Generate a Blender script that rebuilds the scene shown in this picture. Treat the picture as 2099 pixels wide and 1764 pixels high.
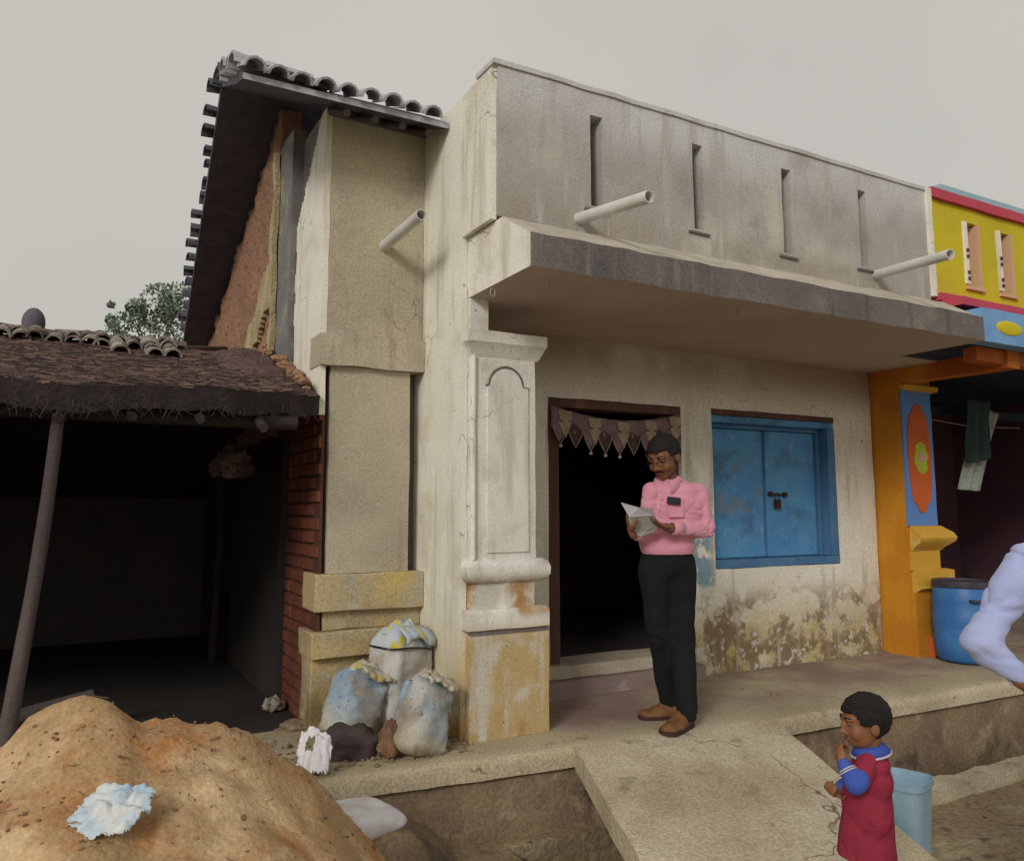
import bpy, bmesh, math, random
from mathutils import Vector, Matrix, noise, Euler
random.seed(7)
S = bpy.context.scene
for o in list(bpy.data.objects): bpy.data.objects.remove(o)

# ------------------------------------------------------------------ camera
FP, CX, CY, HOR, CAMH = 1650.0, 1030.0, 840.0, 1036.0, 1.25
PITCH = math.atan((HOR-CY)/FP)
YAW = math.pi/2 - math.atan((4069-CX)*math.cos(PITCH)/FP)
FWD = Vector((math.sin(YAW)*math.cos(PITCH), math.cos(YAW)*math.cos(PITCH), math.sin(PITCH)))
RGT = Vector((math.cos(YAW), -math.sin(YAW), 0)); UPV = RGT.cross(FWD)
CAM = Vector((0, 0, CAMH))
def ray(x, y): return FWD + RGT*((x-CX)/FP) - UPV*((y-CY)/FP)
def at(x, y, k): return CAM + ray(x, y)*k                 # point at distance k along the view axis
def onY(x, y, Y): d = ray(x, y); return CAM + d*(Y/d.y)
def onX(x, y, X): d = ray(x, y); return CAM + d*(X/d.x)
def onZ(x, y, Z): d = ray(x, y); return CAM + d*((Z-CAMH)/d.z)
cd = bpy.data.cameras.new('camera'); cam = bpy.data.objects.new('camera', cd); S.collection.objects.link(cam)
cam.location = CAM; cam.rotation_euler = (math.pi/2+PITCH, 0, -YAW)
cd.sensor_width = 36; cd.sensor_fit = 'HORIZONTAL'; cd.lens = 36*FP/2099
cd.shift_x = (1049.5-CX)/2099; cd.shift_y = (CY-882)/2099
cd.clip_start = .05; cd.clip_end = 2000
S.camera = cam
# ------------------------------------------------------------------ world and sun
W = bpy.data.worlds.new('World'); S.world = W; W.use_nodes = True
nt = W.node_tree; nt.nodes.clear()
sky = nt.nodes.new('ShaderNodeTexSky'); sky.sky_type = 'NISHITA'; sky.sun_disc = False
SUN_DIR = Vector((-.72, -.55, .46)).normalized()
sky.sun_elevation = math.asin(SUN_DIR.z); sky.sun_rotation = math.atan2(SUN_DIR.x, SUN_DIR.y)
sky.dust_density = 6; sky.air_density = 1
b1 = nt.nodes.new('ShaderNodeBackground'); b1.inputs[1].default_value = .05
b2 = nt.nodes.new('ShaderNodeBackground'); b2.inputs[0].default_value = (.625, .60, .555, 1); b2.inputs[1].default_value = 1.0
mx = nt.nodes.new('ShaderNodeMixShader'); mx.inputs[0].default_value = .9
out = nt.nodes.new('ShaderNodeOutputWorld')
tc_ = nt.nodes.new('ShaderNodeTexCoord'); cn_ = nt.nodes.new('ShaderNodeTexNoise'); cn_.inputs['Scale'].default_value = 2.2; cn_.inputs['Detail'].default_value = 3
mr_ = nt.nodes.new('ShaderNodeMapRange')
for i_, v_ in enumerate((.3, .7, .93, 1.05)): mr_.inputs[i_+1].default_value = v_
nt.links.new(tc_.outputs['Generated'], cn_.inputs['Vector']); nt.links.new(cn_.outputs['Fac'], mr_.inputs[0]); nt.links.new(mr_.outputs[0], b2.inputs[1])
nt.links.new(sky.outputs[0], b1.inputs[0]); nt.links.new(b1.outputs[0], mx.inputs[1]); nt.links.new(b2.outputs[0], mx.inputs[2]); nt.links.new(mx.outputs[0], out.inputs[0])
sl = bpy.data.lights.new('sun', 'SUN'); sl.energy = 1.5; sl.angle = math.radians(16); sl.color = (1, .95, .86)
so = bpy.data.objects.new('sun', sl); S.collection.objects.link(so)
so.rotation_euler = (-SUN_DIR).to_track_quat('-Z', 'Y').to_euler(); so.location = (0, 0, 20)
S.view_settings.view_transform = 'Standard'; S.view_settings.look = 'None'
S.view_settings.exposure = 0; S.view_settings.gamma = 1; S.view_settings.use_curve_mapping = False

# ------------------------------------------------------------------ materials
def mat(name, c1, c2=None, scale=4, detail=8, rough=.9, bump=.25, bscale=90, layers=(), grain=.10, spec=.2, metal=0, sheen=0, wave=None, stretch=None, bdist=.01, cracks=None, streaks=None):
    """c1/c2 mixed by noise; layers: (colour, noise scale, threshold, softness, (axis, edge0, edge1) or None)"""
    m = bpy.data.materials.new(name); m.use_nodes = True; t = m.node_tree; N = t.nodes; L = t.links
    bs = N['Principled BSDF']; bs.inputs['Roughness'].default_value = rough
    bs.inputs['Specular IOR Level'].default_value = spec; bs.inputs['Metallic'].default_value = metal
    g = N.new('ShaderNodeNewGeometry'); pos = g.outputs['Position']
    if stretch:
        mp = N.new('ShaderNodeMapping'); mp.inputs['Scale'].default_value = stretch; L.new(pos, mp.inputs[0]); posn = mp.outputs[0]
    else: posn = pos
    def noi(sc, det=6, src=None):
        n = N.new('ShaderNodeTexNoise'); n.inputs['Scale'].default_value = sc; n.inputs['Detail'].default_value = det
        n.inputs['Roughness'].default_value = .6
        L.new(src or posn, n.inputs['Vector']); return n.outputs['Fac']
    def mrange(v, a, b_, lo=0, hi=1):
        r = N.new('ShaderNodeMapRange'); r.interpolation_type = 'SMOOTHSTEP'
        for i, q in enumerate((a, b_, lo, hi)): r.inputs[i+1].default_value = q
        L.new(v, r.inputs[0]); return r.outputs[0]
    def mul(a, b_):
        q = N.new('ShaderNodeMath'); q.operation = 'MULTIPLY'; L.new(a, q.inputs[0])
        if isinstance(b_, float): q.inputs[1].default_value = b_
        else: L.new(b_, q.inputs[1])
        return q.outputs[0]
    def mix(f, a, b_):
        q = N.new('ShaderNodeMix'); q.data_type = 'RGBA'
        L.new(f, q.inputs[0])
        for v, i in ((a, 6), (b_, 7)):
            if isinstance(v, tuple): q.inputs[i].default_value = (*v, 1)
            else: L.new(v, q.inputs[i])
        return q.outputs[2]
    c2 = c2 or tuple(x*.8 for x in c1)
    col = mix(mrange(noi(scale, detail), .35, .65), tuple(c1), tuple(c2))
    sep = N.new('ShaderNodeSeparateXYZ'); L.new(pos, sep.inputs[0])
    for (lc, ls, th, sf, rng) in layers:
        f = mrange(noi(ls, 8), th-sf, th+sf)
        if rng:
            rs = rng if isinstance(rng[0], tuple) else (rng,)
            for ax, e0, e1 in rs: f = mul(f, mrange(sep.outputs['XYZ'.index(ax)], e0, e1))
        col = mix(f, col, tuple(lc))
    def lin(src, sc):
        mp = N.new('ShaderNodeMapping'); mp.inputs['Scale'].default_value = sc; L.new(src, mp.inputs[0]); return mp.outputs[0]
    for st in (streaks or ()):                    # (colour, threshold, softness, ranges): rain streaks running down
        f = mrange(noi(9, 5, lin(pos, (1, 1, .10))), st[1]-st[2], st[1]+st[2])
        for ax, e0, e1 in st[3]: f = mul(f, mrange(sep.outputs['XYZ'.index(ax)], e0, e1))
        col = mix(f, col, tuple(st[0]))
    if cracks:                                    # (scale, width, mask threshold, colour)
        wn_ = N.new('ShaderNodeTexNoise'); wn_.inputs['Scale'].default_value = 6; L.new(pos, wn_.inputs['Vector'])
        ad = N.new('ShaderNodeVectorMath'); ad.operation = 'MULTIPLY_ADD'; ad.inputs[1].default_value = (.22, .22, .22); L.new(wn_.outputs['Color'], ad.inputs[0]); L.new(pos, ad.inputs[2])
        vo = N.new('ShaderNodeTexVoronoi'); vo.feature = 'DISTANCE_TO_EDGE'; vo.inputs['Scale'].default_value = cracks[0]; L.new(ad.outputs[0], vo.inputs['Vector'])
        f = mul(mrange(vo.outputs['Distance'], cracks[1], cracks[1]*.3), mrange(noi(1.7, 3, pos), cracks[2], cracks[2]+.04))
        col = mix(f, col, tuple(cracks[3]))
    if grain:
        gr = mrange(noi(bscale*1.6, 3, pos), .3, .7, 1-grain, 1+grain)
        v = N.new('ShaderNodeVectorMath'); v.operation = 'SCALE'; L.new(col, v.inputs[0]); L.new(gr, v.inputs['Scale']); col = v.outputs[0]
    L.new(col, bs.inputs['Base Color'])
    if wave:
        wv = N.new('ShaderNodeTexWave'); wv.inputs['Scale'].default_value = wave; wv.inputs['Distortion'].default_value = 2; wv.bands_direction = 'Z'
        L.new(pos, wv.inputs[0]); h = wv.outputs['Fac']
    else: h = noi(bscale, 6, pos)
    if bump:
        bp = N.new('ShaderNodeBump'); bp.inputs['Strength'].default_value = bump; bp.inputs['Distance'].default_value = bdist
        L.new(h, bp.inputs['Height']); L.new(bp.outputs[0], bs.inputs['Normal'])
    if sheen: bs.inputs['Sheen Weight'].default_value = sheen
    return m
M = {}
DIRT = (.27, .18, .09)
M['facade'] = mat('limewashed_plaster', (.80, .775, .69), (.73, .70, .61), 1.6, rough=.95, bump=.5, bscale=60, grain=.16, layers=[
    ((.36, .29, .245), 1.2, .36, .25, ('Z', 1.95, 2.35)),  # browner towards the top: canopy shade painted into the wall colour
    ((.50, .40, .17), 2.4, .40, .18, ('Z', .75, .1)),
    ((.27, .19, .12), 5.5, .52, .05, (('Z', .68, .42), ('X', 4.0, 4.3))),
    ((.24, .18, .10), 9, .50, .05, ('Z', .38, .12)),
    ((.58, .55, .46), 11, .60, .03, ('Z', .6, .45)),
    ((.25, .37, .46), 11, .46, .05, (('Z', 1.5, 1.2), ('Z', .6, .68), ('X', 4.1, 4.18), ('X', 4.42, 4.36))),
    ((.2, .2, .16), 30, .66, .02, ('X', 4.0, 4.2))], cracks=(1.7, .004, .58, (.34, .30, .25)), streaks=[((.50, .46, .39), .60, .10, (('Z', 2.4, 1.6),))])
M['white'] = mat('white_limewash', (.82, .81, .73), (.76, .75, .66), 1.5, rough=.95, bump=.4, bscale=70, grain=.12, layers=[
    ((.55, .43, .19), 2.5, .40, .15, ('Z', .8, .15)),
    ((.62, .58, .47), 3, .60, .12, None), ((.46, .42, .33), 18, .68, .03, None),
    ((.42, .26, .09), 5, .44, .14, ('Z', .40, .02))], cracks=(1.5, .005, .56, (.35, .30, .24)), streaks=[((.60, .575, .48), .60, .09, ())])
M['pil'] = mat('weathered_white_paint', (.78, .79, .75), (.70, .705, .66), 2.5, rough=.95, bump=.5, bscale=80, grain=.12, layers=[
    ((.50, .37, .175), 2.2, .36, .12, ('Z', .66, .50)),
    ((.42, .25, .09), 4, .55, .1, ('Z', .3, .0)),
    ((.40, .22, .07), 4, .50, .12, (('Z', .60, .68), ('Z', .9, .8))),
    ((.60, .575, .51), 5, .60, .10, None),
    ((.16, .14, .11), 26, .68, .03, None)], cracks=(2.6, .005, .585, (.42, .38, .31)), streaks=[((.58, .56, .50), .58, .09, (('Z', 2.2, 1.8),))])
M['cement'] = mat('grey_cement_plaster', (.44, .425, .405), (.37, .35, .33), 1.1, rough=.95, bump=.5, bscale=70, grain=.14, layers=[
    ((.56, .56, .49), .9, .52, .10, None), ((.34, .31, .29), 2.0, .62, .1, None),
    ((.36, .32, .27), 3.0, .45, .2, ('Z', 3.05, 2.85)), ((.60, .61, .63), 1.2, .42, .2, ('Z', 3.25, 3.6))], cracks=(1.1, .003, .60, (.26, .24, .22)), streaks=[((.33, .315, .30), .60, .09, (('Z', 3.75, 3.35),)), ((.32, .295, .26), .58, .09, (('Z', 3.0, 2.84),)), ((.48, .475, .45), .62, .09, ())])  # paler towards the top: washed-out haze painted into the colour
M['cement_l'] = mat('beige_cement_plaster', (.50, .45, .35), (.42, .375, .29), 1.6, rough=.95, bump=.55, bscale=60, grain=.16, layers=[
    ((.50, .46, .32), 2.2, .55, .15, ('Z', 2.1, 2.4)), ((.40, .355, .28), 3, .6, .1, None)], cracks=(1.6, .005, .54, (.26, .22, .17)), streaks=[((.36, .31, .24), .60, .06, (('Z', 3.4, 2.4),))])
M['base'] = mat('ochre_stained_plaster', (.50, .41, .24), (.36, .29, .18), 2.6, rough=.95, bump=.6, bscale=50, grain=.18, layers=[
    ((.54, .41, .17), 3.0, .55, .10, None), ((.42, .39, .30), 5, .58, .06, None), ((.22, .16, .08), 4, .5, .1, ('Z', .35, .1))])
M['canopy'] = mat('weathered_dark_concrete', (.155, .14, .142), (.18, .163, .158), 2.5, rough=.95, bump=.5, bscale=60, grain=.2, layers=[  # dark concrete; also painted in for shade in recesses and grooves
    ((.24, .21, .18), 3.0, .62, .10, None), ((.115, .105, .11), 2.0, .58, .15, None)], streaks=[((.22, .20, .18), .60, .09, ()), ((.11, .10, .105), .60, .09, (('X', 3.0, 4.0),))])
M['soffit'] = mat('dull_plaster_soffit', (.55, .45, .40), (.47, .385, .345), 1.5, bump=.4, bscale=60, grain=.15)
M['cantop'] = mat('sun_bleached_concrete', (.52, .48, .40), (.40, .36, .30), 5, bump=.5)  # paler concrete on the canopy's upper slope
M['concrete'] = mat('worn_concrete_floor', (.46, .395, .27), (.38, .32, .215), 1.8, rough=.97, bump=.7, bscale=45, grain=.22, layers=[
    ((.26, .18, .16), 1.1, .50, .15, (('Y', 3.7, 4.1), ('X', 2.3, 2.7))), ((.56, .50, .37), 1.6, .54, .14, ('Y', 3.9, 3.4)), ((.27, .22, .155), 6, .64, .08, None)], cracks=(1.1, .006, .54, (.20, .15, .11)))
M['plinth'] = mat('earth_stained_concrete', (.25, .18, .115), (.18, .13, .09), 2.5, rough=.97, bump=.8, bscale=35, grain=.2, layers=[
    ((.33, .25, .16), 4, .58, .08, None), ((.10, .075, .055), 3, .6, .08, None)])
M['ground'] = mat('trodden_earth', (.30, .23, .14), (.23, .17, .105), 1.5, rough=1, bump=.9, bscale=22, grain=.2, bdist=.02, layers=[
    ((.36, .30, .19), 3, .56, .08, None), ((.14, .11, .08), 7, .62, .05, None)])
M['sand'] = mat('orange_sand', (.45, .295, .15), (.40, .27, .145), 2.2, rough=1, bump=1.0, bscale=40, grain=.14, bdist=.012, layers=[
    ((.42, .20, .08), 4, .56, .09, None), ((.62, .45, .26), 3, .55, .1, None), ((.30, .12, .07), 7, .66, .05, ('X', .5, -.1))], stretch=(1, 1.3, .8))
M['mud'] = mat('red_mud_plaster', (.36, .20, .13), (.30, .17, .115), 2.0, rough=1, bump=1.0, bscale=26, grain=.25, bdist=.03, layers=[
    ((.42, .26, .13), 3, .55, .1, ('Z', 3.2, 2.2)), ((.20, .11, .08), 12, .60, .05, None)])
M['mudyellow'] = mat('pale_flaked_plaster', (.50, .43, .26), (.38, .30, .17), 6, bump=.8, bscale=40, grain=.2, bdist=.02)
M['greyband'] = mat('mossy_grey_render', (.22, .215, .21), (.17, .16, .17), 5, bump=.6, bscale=50, layers=[((.30, .30, .20), 6, .58, .06, None)])
M['brick'] = mat('red_brick', (.21, .072, .045), (.155, .05, .035), 5, bump=.7, bscale=60, grain=.2, layers=[((.32, .15, .06), 3, .62, .08, None)])
M['mortar'] = mat('dark_mortar', (.12, .05, .035), (.085, .038, .03), 5, bump=.6)
M['wood'] = mat('dark_brown_wood', (.12, .065, .05), (.085, .045, .035), 6, rough=.7, bump=.3, bscale=50, stretch=(1, 1, .12), layers=[((.22, .12, .06), 5, .6, .08, None)])
M['oldwood'] = mat('weathered_pole_wood', (.12, .095, .09), (.08, .065, .065), 8, rough=.9, bump=.6, bscale=40, stretch=(1, 1, .15))
M['blue'] = mat('faded_blue_paint', (.085, .27, .55), (.115, .32, .56), 3, rough=.6, bump=.35, bscale=70, grain=.14, layers=[
    ((.16, .235, .33), 6, .57, .08, (('X', 5.12, 5.05), ('Z', 1.15, 1.22), ('Z', 1.72, 1.6))), ((.07, .18, .34), 4, .6, .1, None), ((.18, .36, .52), 9, .63, .04, None)])
M['bluedk'] = mat('blue_frame_paint', (.06, .16, .33), (.09, .20, .36), 5, rough=.6, bump=.3, bscale=70, layers=[((.26, .28, .24), 8, .62, .05, ('Z', .95, .85))])
M['iron'] = mat('rusty_iron', (.05, .035, .03), (.10, .05, .03), 20, rough=.6, metal=.6, bump=.3)
M['tilepale'] = mat('bleached_grey_tile', (.48, .50, .55), (.36, .37, .42), 9, bump=.5, bscale=50)  # pale copy of the dark roof tile, with washed-out haze painted in
M['soot'] = mat('sooty_interior', (.07, .06, .068), (.085, .07, .068), 3, rough=1, bump=.3)  # near-black: the shade of the interiors is put into the colour
M['sootearth'] = mat('dark_packed_earth', (.042, .035, .033), (.032, .028, .026), 3, rough=1, bump=.5)  # earth darkened so the shed's shade sits in its colour
M['pvc'] = mat('white_plastic_pipe', (.66, .66, .64), (.58, .58, .56), 6, rough=.5, bump=.05, spec=.4)
M['tile'] = mat('old_clay_tile', (.17, .13, .115), (.11, .09, .085), 9, bump=.6, bscale=50, layers=[((.33, .30, .26), 14, .56, .06, None)])
M['tilelight'] = mat('lichen_grey_clay_tile', (.38, .34, .29), (.24, .20, .17), 12, bump=.6, bscale=50, layers=[((.12, .09, .09), 16, .58, .06, None)])
M['tiledark'] = mat('dark_slate_clay_tile', (.12, .12, .15), (.085, .085, .11), 9, bump=.6, bscale=50)
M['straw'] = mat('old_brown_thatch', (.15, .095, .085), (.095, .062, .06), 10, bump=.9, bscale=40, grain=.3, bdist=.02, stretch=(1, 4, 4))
M['strawdark'] = mat('rotten_dark_thatch', (.055, .043, .042), (.038, .032, .034), 10, bump=.9, bscale=40)  # darker copy of the thatch: shade of eave and underside painted in
M['yellow'] = mat('bright_yellow_paint', (.62, .52, .03), (.54, .45, .03), 2, rough=.8, bump=.3, layers=[((.60, .46, .05), 2, .55, .1, ('Z', 3.1, 2.9))])
M['pink'] = mat('deep_pink_paint', (.55, .08, .13), (.48, .07, .11), 4, rough=.8, bump=.3)
M['pinkpale'] = mat('salmon_trim_paint', (.66, .40, .28), (.60, .42, .24), 4, rough=.8, bump=.3)
M['skyblue'] = mat('sky_blue_paint', (.20, .40, .70), (.16, .32, .60), 4, rough=.8, bump=.3)
M['paleblue'] = mat('pale_blue_paint', (.35, .52, .60), (.30, .48, .56), 4, rough=.8, bump=.3)
M['orange'] = mat('orange_paint', (.60, .27, .025), (.52, .21, .02), 2.5, rough=.8, bump=.45, bscale=60, grain=.14, layers=[((.45, .12, .03), 1.8, .5, .15, ('Z', 1.7, 2.3)), ((.30, .14, .05), 6, .6, .05, ('Z', .3, .0))])
M['ochre'] = mat('golden_ochre_paint', (.66, .40, .06), (.60, .34, .05), 3, rough=.8, bump=.4, bscale=60, grain=.12, layers=[((.66, .50, .16), 5, .6, .06, None)])
M['royal'] = mat('royal_blue_paint', (.13, .27, .62), (.11, .24, .56), 4, rough=.7, bump=.3)
M['vermilion'] = mat('vermilion_paint', (.58, .13, .035), (.52, .11, .03), 6, rough=.7, bump=.3)
M['lime'] = mat('lime_green_paint', (.42, .48, .04), (.38, .42, .04), 6, rough=.7, bump=.2)
M['lilac'] = mat('lilac_pink_paint', (.62, .30, .42), (.56, .26, .38), 6, rough=.7, bump=.2)
M['navy'] = mat('navy_paint', (.03, .045, .08), (.025, .04, .07), 4, rough=.8, bump=.2)
M['maroonwall'] = mat('maroon_painted_wall', (.13, .06, .075), (.09, .05, .07), 2, rough=.9, bump=.3)
M['sackblue'] = mat('faded_blue_woven_sack', (.22, .34, .47), (.34, .43, .50), 3, rough=.7, bump=.35, bscale=120, grain=.16, layers=[
    ((.48, .48, .44), 4, .55, .12, None), ((.14, .19, .27), 40, .62, .05, None), ((.50, .46, .32), 5, .38, .2, ('Z', .24, .06)), ((.30, .25, .20), 5, .58, .12, None)])
M['sackwhite'] = mat('dusty_white_woven_sack', (.52, .50, .49), (.46, .44, .42), 5, rough=.7, bump=.35, bscale=120, grain=.12, layers=[((.36, .32, .27), 9, .58, .08, None)])
M['sacktop'] = mat('pale_sack_mouth', (.58, .55, .47), (.44, .38, .28), 18, rough=.7, bump=.4, layers=[((.55, .45, .08), 9, .60, .04, None), ((.14, .12, .12), 25, .63, .03, None)])
M['sackcap'] = mat('pale_blue_sack_fold', (.42, .50, .62), (.52, .55, .58), 8, rough=.7, bump=.3, layers=[((.60, .52, .06), 6, .58, .03, None)])
M['plastic'] = mat('white_plastic_sheet', (.74, .73, .75), (.64, .62, .66), 10, rough=.45, bump=.2, spec=.4)
M['litterblue'] = mat('white_blue_printed_sack', (.68, .68, .66), (.42, .55, .66), 9, rough=.6, bump=.3)
M['rock'] = mat('brown_stone', (.24, .14, .08), (.16, .09, .06), 8, bump=.8, bscale=40, layers=[((.40, .30, .12), 7, .6, .06, None)])
M['clod'] = mat('dark_earth_heap', (.085, .06, .06), (.06, .045, .045), 6, rough=1, bump=.9, bscale=40)
M['skin'] = mat('brown_skin', (.21, .095, .048), (.18, .078, .04), 10, rough=.55, bump=.08, bscale=150, grain=.05, spec=.35)
M['skinchild'] = mat('child_brown_skin', (.27, .12, .055), (.22, .095, .045), 10, rough=.55, bump=.06, bscale=150, grain=.05, spec=.35)
M['lips'] = mat('lip_skin', (.20, .07, .05), rough=.5, bump=0, grain=0)
M['hair'] = mat('black_hair', (.014, .012, .012), (.022, .018, .018), 60, rough=.6, bump=.8, bscale=160, grain=.3)
M['eye'] = mat('eye_white', (.16, .14, .125), rough=.3, bump=0, grain=0, spec=.5)
M['iris'] = mat('dark_iris', (.02, .012, .01), rough=.2, bump=0, grain=0, spec=.5)
M['shirt'] = mat('pink_cotton', (.68, .31, .41), (.64, .27, .37), 6, rough=.85, bump=.2, bscale=120, grain=.06, sheen=.2)
M['trouser'] = mat('black_trouser_cloth', (.008, .010, .011), (.011, .013, .014), 6, rough=.9, bump=.2, bscale=120, grain=.1)
M['shoe'] = mat('brown_leather', (.13, .058, .03), (.20, .10, .04), 14, rough=.6, bump=.3, bscale=60)
M['sole'] = mat('dark_rubber_sole', (.06, .03, .025), rough=.8)
M['strawpale'] = mat('pale_straw', (.20, .14, .10), (.15, .10, .08), 10, bump=0)
M['paper'] = mat('white_paper', (.66, .66, .74), (.60, .60, .68), 14, rough=.8, bump=.05)
M['paperprint'] = mat('printed_grey_page', (.46, .44, .43), (.36, .34, .33), 70, rough=.8, bump=.05)
M['black'] = mat('black_glossy_plastic', (.02, .018, .025), rough=.3, bump=0, grain=0, spec=.5)
M['maroon'] = mat('maroon_knit', (.30, .03, .06), (.26, .025, .055), 8, rough=.9, bump=.3, bscale=140, grain=.1)
M['kidblue'] = mat('cobalt_knit', (.06, .11, .45), (.05, .09, .38), 8, rough=.9, bump=.3, bscale=140, grain=.1)
M['knitwhite'] = mat('white_knit', (.55, .52, .60), (.5, .45, .55), 40, rough=.9, bump=.3, grain=.1)
M['bluecloth'] = mat('pale_blue_cotton', (.42, .48, .76), (.38, .43, .72), 6, rough=.85, bump=.2, bscale=120, grain=.05, sheen=.2)
M['kidpants'] = mat('grey_cotton', (.16, .16, .18), rough=.9)
M['drum'] = mat('blue_plastic', (.035, .15, .42), (.05, .19, .45), 5, rough=.45, bump=.1, bscale=40, spec=.4)
M['drumlid'] = mat('dark_drum_lid', (.045, .04, .06), (.07, .06, .08), 8, rough=.5, bump=.2)
M['tub'] = mat('light_blue_plastic', (.30, .45, .56), (.26, .40, .52), 5, rough=.45, bump=.1, spec=.4)
M['greencloth'] = mat('dark_green_cloth', (.035, .06, .06), (.045, .07, .07), 8, rough=.95, bump=.3)
M['palecloth'] = mat('pale_green_cloth', (.40, .45, .40), (.30, .34, .30), 12, rough=.95, bump=.3, stretch=(6, 6, .5))
M['valance'] = mat('mauve_embroidered_cloth', (.26, .18, .20), (.20, .13, .16), 12, rough=.95, bump=.5, bscale=120, grain=.25)
M['valcream'] = mat('cream_embroidered_cloth', (.42, .36, .24), (.33, .28, .19), 20, rough=.95, bump=.5, bscale=120, grain=.25)
M['valdark'] = mat('brown_woven_cloth', (.08, .05, .045), (.11, .07, .06), 20, rough=.95, bump=.5, bscale=120, grain=.25)
M['bead'] = mat('pale_bead', (.50, .45, .38), rough=.5, bump=0)
M['cord'] = mat('pale_twisted_cord', (.28, .20, .20), (.38, .30, .26), 60, rough=.9)
M['stepstone'] = mat('step_stone', (.46, .41, .33), (.38, .32, .25), 5, bump=.6, bscale=50, grain=.18, layers=[((.50, .10, .24), 30, .66, .02, ('Z', .17, .12))])
M['stepdark'] = mat('purple_stained_step', (.30, .225, .205), (.24, .18, .165), 4, bump=.6, bscale=50, layers=[((.32, .28, .27), 6, .6, .05, None)])
M['bark'] = mat('grey_bark', (.16, .13, .10), rough=.95, bump=.6)
M['leaf'] = mat('hazy_green_leaf', (.24, .30, .21), (.17, .24, .17), 1.2, rough=.8, bump=0, grain=.1)  # paler, greyer greens carry the distance haze in the leaf colour
M['pot'] = mat('dull_clay_pot', (.15, .13, .17), (.11, .10, .13), 6, rough=.8, bump=.3)

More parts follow.
